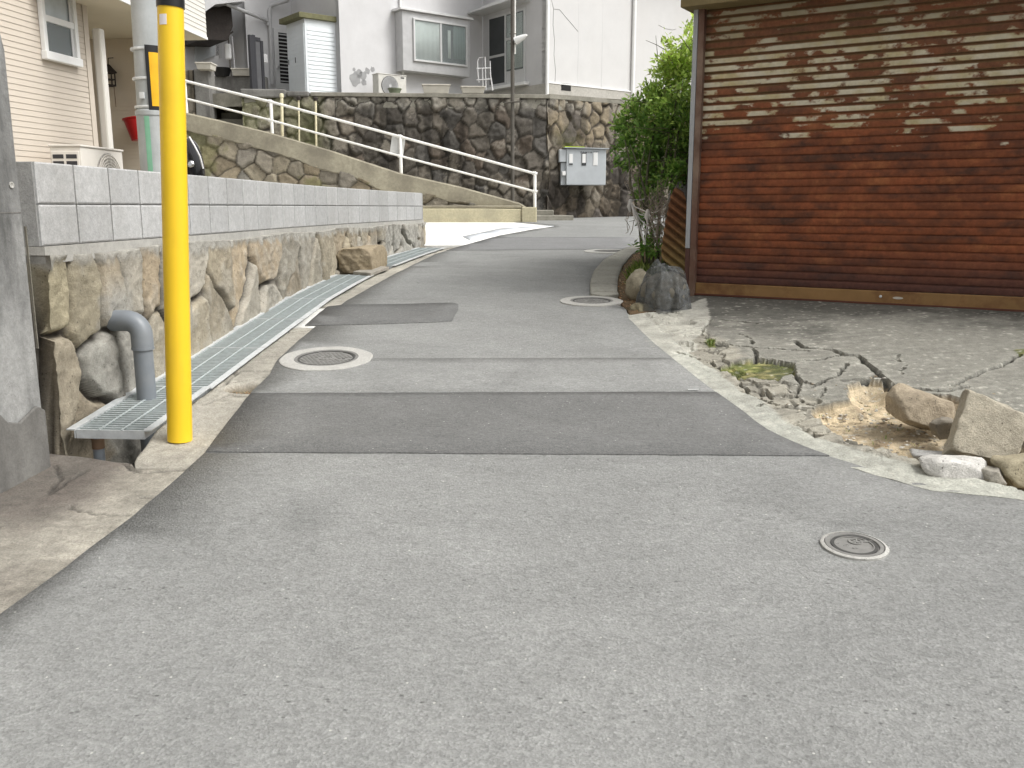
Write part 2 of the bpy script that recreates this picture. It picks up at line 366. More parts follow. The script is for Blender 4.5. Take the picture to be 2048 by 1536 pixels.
# ------------------------------------------------------------------ sheets of ground
def jitter(poly, step=.08, amp=.006):
    o = []
    for i in range(len(poly)):
        a, b = np.array(poly[i], float), np.array(poly[(i+1) % len(poly)], float)
        L = np.hypot(*(b-a)); k = max(1, int(L/step)) if L < 6 else max(1, int(L/.5))
        for j in range(k):
            p = a+(b-a)*j/k
            if amp: p = p+(fbm(np.array([p[0]*9, p[0]*9+50]), np.array([p[1]*9, p[1]*9]), 3.3, 4)*amp*4)
            o.append(p)
    return o
def sheet(name, poly, zf, mat, off=0., res=.2, thick=.05, amp=.006, step=.08, colf=None, parent=None, kind='structure', label=None, cat=None, fine=None, flat=False):
    B = jitter(poly, step, amp); nb = len(B)
    xs = np.array(B); x0, y0 = xs.min(0); x1, y1 = xs.max(0)
    gx, gy = np.meshgrid(np.arange(x0, x1, res), np.arange(y0, y1, res)); Gp = np.stack([gx.ravel(), gy.ravel()], 1)
    Gp = Gp+rng.random(Gp.shape)*res*.2
    Gp = Gp[inside(Gp, [tuple(b) for b in B])]
    if fine:
        fx0, fx1, fy0, fy1, fr_ = fine; o_ = (Gp[:, 0] > fx0) & (Gp[:, 0] < fx1) & (Gp[:, 1] > fy0) & (Gp[:, 1] < fy1)
        a_, b_ = np.meshgrid(np.arange(fx0, fx1, fr_), np.arange(fy0, fy1, fr_)); Fp = np.stack([a_.ravel(), b_.ravel()], 1); Fp = Fp+rng.random(Fp.shape)*fr_*.3
        Fp = Fp[inside(Fp, [tuple(b) for b in B])]; Fp = Fp[seg_dist(Fp, [tuple(b) for b in B]+[tuple(B[0])]) > fr_*.5]; Gp = Gp[~o_]
    if len(Gp):
        Gp = Gp[seg_dist(Gp, [tuple(b) for b in B]+[tuple(B[0])]) > min(res*.35, .05)]
    if fine: Gp = np.concatenate([Gp, Fp])
    pts = [Vector(b) for b in B]+[Vector(g) for g in Gp]
    v2, e, f, *_ = delaunay_2d_cdt(pts, [(i, (i+1) % nb) for i in range(nb)], [], 1, 1e-5)
    XY = np.array([tuple(v) for v in v2]); cx = XY[np.array([list(q) for q in f])].mean(1)
    keep = inside(cx, [tuple(b) for b in B]); f = [q for q, k in zip(f, keep) if k]
    z = zf(XY[:, 0], XY[:, 1])+off; V = np.column_stack([XY, z]); C = None
    if colf is not None:
        dz, C = colf(XY); V[:, 2] += dz
    # skirt
    cnt = {}
    for q in f:
        for i in range(3):
            k = (q[i], q[(i+1) % 3]); cnt[k] = cnt.get(k, 0)+1
    nv = len(V); low = {}; V = list(map(tuple, V)); C = None if C is None else list(map(tuple, C))
    fs = [tuple(q) for q in f]
    def lowv(i):
        if i not in low:
            low[i] = len(V); V.append((V[i][0], V[i][1], V[i][2]-thick))
            if C is not None: C.append(C[i])
        return low[i]
    for (a, b) in list(cnt):
        if (b, a) not in cnt: fs.append((b, a, lowv(a), lowv(b)))
    me = bpy.data.meshes.new(name); me.from_pydata(V, [], fs)
    if C is not None:
        at = me.color_attributes.new('tone', 'FLOAT_COLOR', 'POINT'); c4 = np.ones((len(V), 4)); c4[:, :3] = C; at.data.foreach_set('color', c4.ravel())
    sm = [not flat]*len(f)+[False]*(len(fs)-len(f)); me.polygons.foreach_set('use_smooth', sm); me.update()
    o = link_mesh(name, me, mat, parent)
    if parent is None: tag(o, label, cat, None, kind)
    return o
ZR = lambda x, y: zr(y)
def offset_path(path, d):
    o = []
    for i, p in enumerate(path):
        a = np.array(path[max(0, i-1)]); b = np.array(path[min(len(path)-1, i+1)]); t = (b-a)/np.hypot(*(b-a)); o.append((p[0]+t[1]*d, p[1]-t[0]*d))
    return o
def dense(path, step=.1):
    P = np.array(path); L = np.concatenate([[0], np.cumsum(np.hypot(*np.diff(P, axis=0).T))]); s = np.arange(0, L[-1]+1e-6, step)
    x = np.interp(s, L, P[:, 0]); y = np.interp(s, L, P[:, 1]); k = np.hanning(9); k /= k.sum()
    if len(s) > 20:
        x = np.convolve(np.pad(x, 4, mode='reflect', reflect_type='odd'), k, 'valid'); y = np.convolve(np.pad(y, 4, mode='reflect', reflect_type='odd'), k, 'valid')
    return list(zip(x, y))
WPATH = dense([(-2.258, 4.43), (-2.250, 4.6), (-2.21, 5.1), (-2.15, 6), (-2.09, 7), (-2.05, 8.1), (-1.96, 9.4), (-1.84, 10.6), (-1.62, 12.4), (-1.33, 14.2)])
WX = lambda y: float(np.interp(y, [p[1] for p in WPATH], [p[0] for p in WPATH]))

# base ground, far and near
gx = [-150, -60, -20, -8, -4, 0, 4, 8, 20, 60, 150]; gy = [-60, -20, -6, 0, 3, 6, 9, 12, 15, 18, 21, 24, 30, 60, 150]
V = [(x, y, float(zr(y))-.55) for y in gy for x in gx]; nx = len(gx)
tag(np_mesh('ground', V, [(j*nx+i, j*nx+i+1, (j+1)*nx+i+1, (j+1)*nx+i) for j in range(len(gy)-1) for i in range(nx-1)], M['soil']), kind='structure')
# road and its patches
sheet('road', ROADPOLY, ZR, M['asphalt'], .012, .35, .04, .005, .1)
def road_poly(px): return [hit(a, b, ROADZ) for a, b in px]
def edge_between(E, y0, y1): return [p for p in E if y0 <= p[1] <= y1]
def band(ya_l, ya_r, yb_l, yb_r):   # strip of road from edge to edge
    def xat(E, y): q = sorted(E[2:], key=lambda p: p[1]); return float(np.interp(y, [p[1] for p in q], [p[0] for p in q]))
    l = [(xat(RL, y)+.004, y) for y in np.linspace(ya_l, yb_l, 9)]; r = [(xat(RR, y)-.004, y) for y in np.linspace(ya_r, yb_r, 9)]
    return l+r[::-1]
a1, a2 = hit(410, 910, ROADZ), hit(1660, 918, ROADZ); b1, b2 = hit(505, 792, ROADZ), hit(1425, 789, ROADZ)
sheet('road_patch', band(a1[1], a2[1], b1[1], b2[1]), ZR, M['asphalt_new'], .018, .3, .03, .004)
sheet('road_patch', band(b1[1]+.004, b2[1]+.004, hit(640, 722, ROADZ)[1], hit(1350, 720, ROADZ)[1]), ZR, asphalt('asphalt_grey', .268), .016, .3, .03, .003)
sheet('road_patch', road_poly([(610, 655), (655, 617), (690, 613), (800, 612), (905, 609), (917, 612), (916, 622), (903, 646), (880, 648), (760, 652)]), ZR, M['asphalt_new'], .018, .3, .03, .003)
ya = hit(950, 503, ROADZ)[1]; yb = hit(1000, 476, ROADZ)[1]
sheet('road_patch', band(ya, ya+.25, yb, yb), ZR, M['asphalt_mid'], .017, .3, .03, .003)

# left strip of concrete between drain and road, old slab by the pillar
GOUT = offset_path(WPATH, .425)
RLin = [(p[0]+.06, p[1]) for p in RL[3:]]
near_pit = hit(268, 942, ROADZ)
ly = [p for p in GOUT if 4.45 < p[1] < 13.9]
KA = hit(270, 938, ROADZ); KB = hit(386, 938, ROADZ)
ly = [(p[0]-.0, p[1]) for p in ly if p[1] > 4.35]
strip = [KA, hit(268, 926, ROADZ)]+ly+[(-.62, 14.15), (-.3, 14.3)]+[(p[0]+.06, p[1]) for p in RL if KB[1]+.04 < p[1] < 14.3][::-1]+[(KB[0]+.06, KB[1])]
def strip_col(XY):
    n1 = fbm(XY[:, 0]*3, XY[:, 1]*3, 0, 4)
    n5 = fbm(XY[:, 0]*25, XY[:, 1]*25, 5, 3); dz = n1*.006+n5*.004
    hole = np.hypot((XY[:, 0]-hole_c[0])/.14, (XY[:, 1]-hole_c[1])/.10)+fbm(XY[:, 0]*12, XY[:, 1]*12, 1, 3)*.8
    dz = dz-.05*(1-smooth(.7, 1.05, hole))
    base = np.array([.40, .375, .32]); C = np.tile(base, (len(XY), 1))*(1+n1[:, None]*.7+n5[:, None]*.4)
    hm = (1-smooth(.7, 1.0, hole))[:, None]; C = C*(1-hm)+np.array([.16, .13, .085])*hm
    for cr in cracks_l:
        d = seg_dist(XY+np.column_stack([fbm(XY[:, 0]*15, XY[:, 1]*15, 2)*.03, fbm(XY[:, 0]*15, XY[:, 1]*15, 9)*.03]), cr)
        m = 1-smooth(.003, .016, d); dz = dz-.02*m; C = C*(1-.6*m[:, None])
    return dz, C
hole_c = hit(492, 778, ROADZ)
cracks_l = [[hit(*p, ROADZ) for p in c] for c in ([(440, 775), (480, 742), (560, 742)], [(470, 765), (510, 758), (552, 748)], [(405, 810), (455, 790), (505, 795)], [(560, 666), (640, 660)], [(625, 616), (690, 612)], [(268, 945), (385, 940)])]
sheet('kerb_strip', strip, ZR, M['tone'], .002, .06, .3, .004, .05, strip_col, fine=(-2., -1.0, 3.9, 7.2, .012))
sheet('cement_patch', [hit(*p, ROADZ) for p in ((588, 657), (622, 620), (676, 617), (652, 640), (632, 658))], ZR, M['cement'], .008, .1, .01, .006)
sl = [(-3.6, -6), (-3.2, -2), (-2.55, .6)]
slab = [(KA[0]+.002, KA[1]-.003), hit(262, 929, ROADZ), hit(225, 925, ROADZ), hit(175, 916, ROADZ), hit(100, 908, ROADZ), (-2.5, 4.02), (-6.5, 3.6), (-7, -6), (-3.5, -6)]+[(p[0]+.06, p[1]) for p in RL[:20] if p[1] < KB[1]-.02]+[(KB[0]+.06, KB[1]-.003)]
cr2 = [[hit(*p, ROADZ) for p in c] for c in ([(268, 945), (245, 925), (262, 935), (285, 946), (388, 940)], [(150, 1010), (142, 1018), (160, 1022), (270, 1033)], [(95, 990), (165, 945)], [(285, 995), (318, 996)], [(110, 930), (125, 960), (95, 985)])]
def slab_col(XY):
    n1 = fbm(XY[:, 0]*1.2, XY[:, 1]*1.2, 0, 5); n2 = fbm(XY[:, 0]*7, XY[:, 1]*7, 4, 4); dz = n1*.002+n2*.001+fbm(XY[:, 0]*30, XY[:, 1]*30, 6, 3)*.004-.006*smooth(.14, .16, fbm(XY[:, 0]*3+2, XY[:, 1]*4, 9, 5))
    d_road = seg_dist(XY, RL[:12])
    base = np.array([.34, .315, .265]); brown = np.array([.115, .098, .085])
    m = np.clip(smooth(.10, .45, d_road+n1*.6+n2*.2)*smooth(3.05, 3.5, XY[:, 1]+n1*.7+n2*.2), 0, 1)*.95
    m = np.maximum(m, smooth(.06, .2, n1)*.45)
    C = base*(1-m[:, None])+brown*m[:, None]; C = C*(1+n2[:, None]*.9)*(1+fbm(XY[:, 0]*24, XY[:, 1]*40, 6, 3)[:, None]*.5)
    for cr in cr2:
        d = seg_dist(XY+np.column_stack([fbm(XY[:, 0]*15, XY[:, 1]*15, 2)*.03, fbm(XY[:, 0]*15, XY[:, 1]*15, 9)*.03]), cr)
        k = 1-smooth(.003, .011, d); dz = dz-.014*k; C = C*(1-.6*k[:, None])
    return dz, C
sheet('pavement', slab, ZR, M['tone'], .002, .2, .35, .004, .06, slab_col, fine=(-2.6, -1.3, 2.5, 4.12, .012))
# drain channel under the gratings
ch = [(p[0]+.03, p[1]) for p in WPATH if p[1] > 4.05]; 
GIN = offset_path(WPATH, -.1)
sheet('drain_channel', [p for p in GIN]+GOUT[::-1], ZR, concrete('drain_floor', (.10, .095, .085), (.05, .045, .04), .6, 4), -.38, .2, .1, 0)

# right side: apron
S1 = S0+SU*6.5
CR = [[(1590, 683), (1612, 698), (1665, 700), (1690, 712), (1712, 712), (1750, 740), (1775, 768), (1830, 780), (1900, 783), (1925, 775)],
      [(1905, 772), (1960, 747), (2000, 735), (2040, 712)], [(1400, 684), (1470, 692), (1530, 698), (1620, 703)], [(1508, 698), (1513, 720)],
      [(1400, 641), (1440, 640), (1520, 648)], [(1480, 668), (1500, 676), (1508, 690)], [(1690, 712), (1655, 716), (1640, 722), (1612, 722)],
      [(1692, 728), (1682, 745), (1645, 765), (1622, 778)], [(1583, 740), (1600, 762), (1625, 770)], [(1600, 760), (1592, 792), (1622, 805), (1640, 800)],
      [(1800, 712), (1790, 722), (1810, 730), (1800, 745), (1820, 755)], [(1512, 718), (1560, 722), (1590, 728)], [(1420, 640), (1400, 668), (1415, 676)],
      [(1690, 762), (1730, 760), (1765, 752)], [(1650, 775), (1640, 800)], [(1420, 720), (1440, 735), (1480, 758), (1540, 770), (1590, 765)],
      [(1480, 760), (1500, 790), (1560, 812), (1625, 812)], [(1350, 705), (1400, 720), (1430, 718)], [(1530, 775), (1545, 800), (1520, 815)]]
CRw = [[gp(*p) for p in c] for c in CR]; CRwid = [.022, .016, .010, .012, .010, .008, .012, .012, .012, .010, .006, .009, .008, .014, .008, .010, .010, .008, .007]
DIRT = [gp(*p) for p in ((1622, 822), (1640, 806), (1700, 800), (1698, 768), (1735, 760), (1768, 762), (1800, 785), (1900, 792), (1930, 800), (1990, 832), (2100, 850), (2180, 1000), (2048, 985), (1960, 962), (1880, 935), (1780, 908), (1700, 880), (1650, 858))]
MOSS = [[gp(*p) for p in q] for q in (((1428, 737), (1475, 722), (1520, 718), (1590, 726), (1590, 748), (1560, 760), (1480, 756)), ((1690, 768), (1750, 758), (1780, 790), (1760, 815), (1700, 802)), ((1415, 685), (1425, 682), (1430, 692), (1420, 695)), ((2030, 704), (2060, 700), (2060, 712), (2035, 712)))]
PALE = [gp(*p) for p in ((1255, 640), (1262, 628), (1310, 622), (1370, 610), (1412, 596), (1420, 640), (1408, 668), (1385, 680), (1400, 700), (1345, 712), (1300, 685))]
VOID = [gp(*p) for p in ((2010, 826), (2060, 830), (2130, 870), (2100, 905), (2040, 890))]
_vs = rng.random((700, 2))*np.array([3.2, 4.6])+np.array([.9, 3.2])
def apron_col(XY):
    x, y = XY.T
    W = XY+np.column_stack([fbm(x*11, y*11, 2)*.05, fbm(x*11, y*11, 9)*.05])
    n1 = fbm(x*1.1, y*1.1, 5, 5); n2 = fbm(x*8, y*8, 7, 4); n3 = fbm(x*30, y*30, 3, 3); dz = n1*.02+n2*.008
    e = seg_dist(XY, RRapr); a = (XY-S0)@SU; d = (XY-S0)@SN
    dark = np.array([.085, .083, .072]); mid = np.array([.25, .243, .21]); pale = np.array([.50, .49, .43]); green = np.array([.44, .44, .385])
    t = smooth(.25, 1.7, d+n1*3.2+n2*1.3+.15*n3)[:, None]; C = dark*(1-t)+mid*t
    # rubble belt: little broken slabs between strip and big slab
    D2 = ((W[:, None, :]-_vs[None])**2).sum(2); o = np.partition(D2, 1, axis=1)[:, :2]; o = np.sqrt(o); ed = o[:, 1]-o[:, 0]; idn = D2.argmin(1)
    belt = smooth(.13, .17, e+n2*.12)*(1-smooth(.38, .5, e+n2*.25))*smooth(.15, .3, a+.3)
    tone = rng_tone[idn]
    C = C*(1-belt[:, None])+(np.array([.335, .315, .26])*tone[:, None])*belt[:, None]
    ck = (1-smooth(.006, .014, ed))*belt; dz = dz-.014*ck+belt*(tone-1)*.05+belt*((W[:, 0]-_vs[idn, 0])*(tone-1)*.5); C = C*(1-.5*ck[:, None])
    # pale strip at the road
    s = 1-smooth(.13, .17, e+n2*.08); s *= smooth(-.2, .1, a+.6)
    C = C*(1-s[:, None])+green*(1+n2[:, None]*.5+.25*fbm(x*3, y*26, 1, 3)[:, None])*s[:, None]; dz += .006*s+s*fbm(x*6, y*40, 1, 3)*.008
    pm = inside(W, PALE)*1.; pm = pm[:, None]*.8; C = C*(1-pm)+pale*(1+n2[:, None]*.8)*pm
    for c, wd in zip(CRw, CRwid):
        dd = seg_dist(W, c); k = 1-smooth(wd*.3, wd, dd); dz = dz-.045*k; C = C*(1-.8*k[:, None])
        up = (1-smooth(wd, wd*5, dd))*(1-k); C = C*(1+.22*up[:, None])
    # hollow with sandy dirt
    dm = inside(W, DIRT)*1.; depth = smooth(0, .10, seg_dist(W, DIRT+[DIRT[0]]))*dm
    dz = dz-(.035*(dm > 0)+.055*depth)+dm*n2*.03; sand = np.array([.56, .46, .31]); br = np.array([.25, .185, .12])
    q = np.clip(smooth(.0, .2, n2+n1)*.7+.35*smooth(.1, .4, n3), 0, 1)[:, None]; sc = sand*(1-q)+br*q; sc = sc*(1+n3[:, None]*.5)
    C = C*(1-dm[:, None])+sc*dm[:, None]
    vm = (inside(W, VOID)*1.); dz = dz-.10*vm; C = C*(1-.6*vm[:, None])
    for i, mp in enumerate(MOSS):
        m = inside(W, mp)*1.; dz = dz-.03*m*(i < 1); g = np.array([.17, .19, .06])*(1 if i != 1 else .45)*(1-.45*smooth(-.05, .15, n2)[:, None])+np.array([.10, .07, .04])*smooth(0, .2, n3)[:, None]
        m = m*(0 if i == 1 else 1); C = C*(1-m[:, None])+g*(1+n3[:, None])*m[:, None]
    # pale chips scattered over everything
    ch = smooth(.24, .32, fbm(x*38, y*45, 8, 2))*.7; C = C*(1-ch[:, None])+np.array([.55, .53, .46])*ch[:, None]
    C = C*(1+n3[:, None]*.45)*(1+.5*fbm(x*5, y*60, 1, 3)[:, None]*smooth(.1, .5, e)[:, None]*(1-smooth(1.2, 2, e))[:, None])
    return dz, np.clip(C, .02, .8)
rng_tone = 1+(rng.random(700)-.5)*.5
apron_poly = [(p[0]-.05, p[1]-.03) for p in RRapr[2:]]+[tuple(gp(1258, 630)), tuple(gp(1310, 620)), tuple(gp(1372, 606)), tuple(S0+SN*-.05+SU*-.05), tuple(S1-SN*.05), (6.9, 1.4)]
GZ = lambda x, y: G(x, y)
# fine near part
def split_sheet():
    fine = [p for p in apron_poly]
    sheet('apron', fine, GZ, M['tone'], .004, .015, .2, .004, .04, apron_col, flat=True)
split_sheet()

# planting strip and kerb on the right
KO = [(1283, 489), (1250, 503), (1215, 523), (1196, 545), (1188, 572), (1190, 594), (1212, 598)]
KI = [(1238, 596), (1234, 585), (1236, 560), (1246, 535), (1265, 512), (1300, 494)]
kerb = [hit(*p, ROADZ) for p in KO]+[hit(*p, ROADZ) for p in KI]
kerb = kerb[:6]+[kerb[6]]+kerb[7:]
kerb = [(kerb[0][0]+1.3, kerb[0][1]+.9)]+[(p[0]-.04, p[1]) for p in kerb[:7]]+kerb[7:]+[(kerb[0][0]+1.5, kerb[0][1]+.4)]
def kerb_col(XY):
    n = fbm(XY[:, 0]*3, XY[:, 1]*3, 0, 4); C = np.array([.34, .33, .285])*(1+n[:, None]*.5); dz = n*.008
    for c in ([(1186, 572), (1240, 575)], [(1190, 590), (1236, 590)], [(1200, 545), (1250, 548)], [(1225, 517), (1270, 520)]):
        k = 1-smooth(.006, .02, seg_dist(XY, [hit(*p, ROADZ) for p in c])); dz -= .015*k; C = C*(1-.5*k[:, None])
    return dz, C
sheet('kerb', kerb, ZR, M['tone'], .03, .05, .3, .003, .05, kerb_col)
plant = [hit(*p, ROADZ) for p in KI]+[(2.6, 13.6), (12, 16), (12, 9), tuple(S0-SN*.05), tuple(gp(1375, 604)), tuple(gp(1310, 624)), tuple(gp(1258, 632)), tuple(hit(1243, 610, ROADZ))]
sheet('planting_soil', plant, ZR, M['soil'], .016, .25, .3, .01)
# far pavement: white driveway, fill beyond the road
dr = [hit(*p, ROADZ) for p in ((1114, 453), (1060, 459), (1000, 470), (950, 482), (905, 494))]
drive = [(p[0]+.1, p[1]) for p in dr]+[(-.55, 14.3), (-1.25, 14.2), (-6.5, 15.0), (-9, 19.6), (.72, 19.75)]
sheet('driveway', drive, ZR, M['drive'], .004, .35, .3, .004)
sheet('pavement', [hit(*p, ROADZ) for p in ((925, 474), (1000, 458), (1090, 452), (1108, 453), (1050, 459), (985, 472), (940, 481))], ZR, concrete('bluish_cover_slab', (.62, .645, .67), (.55, .57, .59), .3, 3), .010, .3, .01, 0)
# yard of the cream house, terrace of the grey house
sheet('yard', [(p[0]-.1, p[1]) for p in WPATH]+[(-2, 14.6), (-9, 15.3), (-14, 15), (-14, 4.0), (-2.9, 4.35), (-2.5, 4.5)], lambda x, y: 0*x+1.33, M['ledge'], 0, 1.0, .6, 0)
# ------------------------------------------------------------------ stone walls
def stone_wall(name, path, zb, zt, res, seeds, tones, mortar, depth, gap, mat, parent=None, warp=.05, tilt=.12, cap=.25, rough=.01, aniso=1., rnd=2.2, post=None, n0=0.0, pn=2):
    """path of dense (x,y) points; visible side is to the right of its direction"""
    P = np.array(dense(path, res)); Ls = np.concatenate([[0], np.cumsum(np.hypot(*np.diff(P, axis=0).T))])
    T = np.gradient(P, axis=0); T /= np.hypot(*T.T)[:, None]; Nn = np.column_stack([T[:, 1], -T[:, 0]])
    ZB = np.array([zb(s, *p) for s, p in zip(Ls, P)]); ZT = np.array([zt(s, *p) for s, p in zip(Ls, P)])
    nz = max(6, int((ZT-ZB).max()/res)); t = np.linspace(0, 1, nz)
    Z = ZB[:, None]*(1-t)+ZT[:, None]*t; S = np.broadcast_to(Ls[:, None], Z.shape)
    wx = fbm(S*3.1, Z*3.1, 1.5, 4)*warp*2.2; wz = fbm(S*3.1, Z*3.1, 8.5, 4)*warp*2.2
    A = np.stack([(S+wx).ravel(), (Z+wz).ravel()*aniso], 1); sd = np.array(seeds)*[1, aniso]
    F1 = np.empty(len(A)); F2 = np.empty(len(A)); I1 = np.empty(len(A), int); EG = np.empty(len(A))
    for k in range(0, len(A), 20000):
        a = A[k:k+20000]; D = np.sqrt(((a[:, None]-sd[None])**2).sum(2)) if pn == 2 else (np.abs(a[:, None]-sd[None])**pn).sum(2)**(1/pn); i1 = D.argmin(1); r = np.arange(len(a)); F1[k:k+20000] = D[r, i1]; I1[k:k+20000] = i1
        D[r, i1] = 1e9; i2 = D.argmin(1); f2 = D[r, i2]; F2[k:k+20000] = f2
        sep = np.sqrt(((sd[i1]-sd[i2])**2).sum(1)); EG[k:k+20000] = (f2**2-F1[k:k+20000]**2)/(2*sep+1e-9) if pn == 2 else (f2-F1[k:k+20000])*.6
    e = np.maximum(EG, 0).reshape(Z.shape); ids = I1.reshape(Z.shape)
    prof = smooth(gap*.25, gap*rnd+gap, e)
    sdv = np.array(seeds)[ids]; r2 = np.random.default_rng(len(seeds)); tl = (r2.random((len(seeds), 3))-.5)*2
    tt = tl[ids]; H = depth*prof*(1+.55*tt[..., 2])+prof*tilt*(tt[..., 0]*(S-sdv[..., 0])+tt[..., 1]*(Z-sdv[..., 1]))
    n2 = fbm(S*14, Z*14, 2, 4); n3 = fbm(S*45, Z*45, 3, 3); n1 = fbm(S*1.3, Z*1.3, 4, 4); H = H+rough*(n2*2.2+n3*1.0)*(.4+.6*prof)+n0
    tone = np.array(tones)[ids]*(1+n2[..., None]*.45); mk = (1-smooth(gap*.5, gap*1.15, e))[..., None]
    C = tone*(1-mk)+np.array(mortar)*(1+n2[..., None])*mk
    if post is not None: H, C = post(S, Z, H, C, prof, e, n1, n2, n3)
    X = P[:, 0][:, None]+Nn[:, 0][:, None]*H; Y = P[:, 1][:, None]+Nn[:, 1][:, None]*H
    V = np.stack([X, Y, Z], 2); na = V.shape[0]
    back = np.stack([X[:, -1]*0+P[:, 0]-Nn[:, 0]*cap, P[:, 1]-Nn[:, 1]*cap, ZT], 1); backb = back.copy(); backb[:, 2] = ZB
    V = np.concatenate([V, back[:, None], backb[:, None]], 1); C = np.concatenate([C, C[:, -1:], C[:, -1:]], 1); m = V.shape[1]
    q = np.arange(na*m).reshape(na, m); f = np.stack([q[:-1, :-1], q[1:, :-1], q[1:, 1:], q[:-1, 1:]], -1).reshape(-1, 4)
    f = [tuple(i) for i in f]+[tuple(q[0, :][::-1]), tuple(q[-1, :])]
    return np_mesh(name, V.reshape(-1, 3), f, mat, parent, np.clip(C.reshape(-1, 3), .01, .85))
def poisson(s0, s1, z0, z1, r, k=9000, an=1.):
    o = []
    for _ in range(k):
        p = (random.uniform(s0, s1), random.uniform(z0, z1))
        if all((p[0]-q[0])**2+((p[1]-q[1])*an)**2 > r*r for q in o): o.append(p)
    return o
def tones(n, pal, v=.14):
    o = []
    for _ in range(n):
        c = np.array(random.choice(pal)); o.append(c*(1+random.uniform(-v, v)))
    return o

# near wall under the blocks
NS = Fr((WPATH[0][0], WPATH[0][1]), (WPATH[12][0]-WPATH[0][0], WPATH[12][1]-WPATH[0][1]))
wall = thing('stone_wall', (WX(8), 8, .3), 'low wall of rough tan stones under pale concrete blocks, running along the drain', 'stone wall')
PAL = [(.38, .335, .255), (.35, .31, .235), (.44, .385, .285), (.34, .31, .25), (.41, .335, .235), (.39, .36, .30), (.32, .275, .205)]
def ns(px, py):
    """s,z of a pixel on the near wall"""
    for k in range(1, len(WPATH)):
        f = Fr(WPATH[k-1], (WPATH[k][0]-WPATH[k-1][0], WPATH[k][1]-WPATH[k-1][1])); u, z = f.uz(px, py)
        if 0 <= u <= .11 and at_y(px, py, WPATH[k][1]).x < -.8: return ((k-1)*.1+u, z)
    return None
near_px = [(118, 598), (180, 600), (135, 742), (130, 858), (215, 745), (210, 850), (222, 575), (262, 570), (303, 555), (262, 700), (330, 690), (345, 590), (385, 545), (395, 650), (440, 545), (432, 625), (475, 560), (492, 640), (530, 530), (535, 605), (575, 520), (585, 580), (612, 510), (625, 560), (650, 510), (660, 545)]
seeds = [q for q in (ns(*p) for p in near_px) if q]
smax = seeds[-1][0]
for q in poisson(smax+.25, 10.6, .35, 1.15, .30): seeds.append(q)
tn = tones(len(seeds), PAL, .2); tn[0] = (.45, .40, .28); tn[1] = (.36, .32, .235); tn[2] = (.41, .36, .275); tn[3] = (.37, .36, .32)
def near_post(S, Z, H, C, prof, e, n1, n2, n3):
    H = H-.060*(1-smooth(.1, .8, S))
    m = smooth(1.10, 1.17, Z+n2*.14); m = np.maximum(m, smooth(.05, .15, n1+n2*.3)*.38*smooth(.45, .7, S))
    a = ns(235, 640)[0]; m = np.maximum(m, (1-smooth(.10, .22, np.abs(S-a)+n2*.25))*(1-smooth(.9, 1.1, Z)))
    m2 = (smooth(7.3, 7.6, S)*(1-smooth(9.2, 9.6, S))*smooth(-.1, .05, n1+.05)); m = np.maximum(m, m2)
    m = m*np.where(Z > 1.09, 1, .25+.75*smooth(.1, .6, prof)); m = m[..., None]; C = C*(1-m)+np.array([.37, .355, .315])*(1+n2[..., None]*.6)*m
    H = H*(1-.25*m[..., 0])+m[..., 0]*(.006+n2*.02)
    o = (smooth(.35, .42, vnoise(S*.9+3.3, Z*.2, 2))*smooth(.2, .0, np.abs(n1-.02)))[..., None]
    return H, C
stone_wall('stones', WPATH, lambda s, x, y: float(zr(y))-.45, lambda s, x, y: 1.19-.02*math.sin(s*3)*.5, .012, seeds, tn, (.06, .052, .042), .062, .013, M['stone'], wall, warp=.045, tilt=.07, cap=.2, rough=.011, rnd=1.0, aniso=.70, post=near_post, n0=-.035, pn=3.4)
mb = MB()
pp = dense(offset_path(WPATH, -.02), .25); qq = dense(offset_path(WPATH, -.22), .25); k = min(len(pp), len(qq))
for i in range(k-1):
    mb.add([(*pp[i], 1.15), (*pp[i+1], 1.15), (*qq[i+1], 1.15), (*qq[i], 1.15), (*pp[i], 1.232), (*pp[i+1], 1.232), (*qq[i+1], 1.232), (*qq[i], 1.232)],
           [(4, 5, 6, 7), (0, 1, 5, 4), (2, 3, 7, 6)]+([(3, 0, 4, 7)] if i == 0 else [])+([(1, 2, 6, 5)] if i == k-2 else []))
mb.build('footing_beam', M['beam'], wall)

# concrete block courses
bw = thing('block_wall', (WX(8)-.1, 8, 1.23), 'two courses of pale grey concrete blocks on top of the tan stone wall', 'wall')
bp = dense(offset_path(WPATH, -.03), .025); L = len(bp)
BL = 16                        # 0.4 m
V = []; Fq = []; CC = []
def block(i0, i1, z0, z1, tone):
    b = len(V); g = 1
    pts = [bp[min(i, L-1)] for i in (i0, (i0+i1)//2, i1)]; 
    nrm = []
    t = np.array(pts[2])-np.array(pts[0]); t = t/np.hypot(*t); n = np.array([t[1], -t[0]]); t3 = .007
    ch = .008
    A = np.array(pts[0])+t*t3; B = np.array(pts[2])-t*t3
    rows = [(A, -.12, z0, B, z1), ]
    ring = lambda a, b_, off, za, zb: [(*(a+n*off), za), (*(b_+n*off), za), (*(b_+n*off), zb), (*(a+n*off), zb)]
    R0 = ring(A, B, -.12, z0, z1); R1 = ring(A, B, -ch*.6, z0, z1); R2 = ring(A+t*ch, B-t*ch, 0, z0+ch, z1-ch)
    V.extend(R0+R1+R2); CC.extend([tone]*12)
    for j in range(4):
        k2 = (j+1) % 4; Fq.append((b+j, b+k2, b+4+k2, b+4+j)); Fq.append((b+4+j, b+4+k2, b+8+k2, b+8+j))
    Fq.append((b+8, b+9, b+10, b+11)); Fq.append((b+3, b+2, b+1, b))
SJ = [0]
while SJ[-1] < L-1: SJ.append(min(L-1, SJ[-1]+(14 if SJ[-1] < 190 else 16 if SJ[-1] < 240 else 18)))
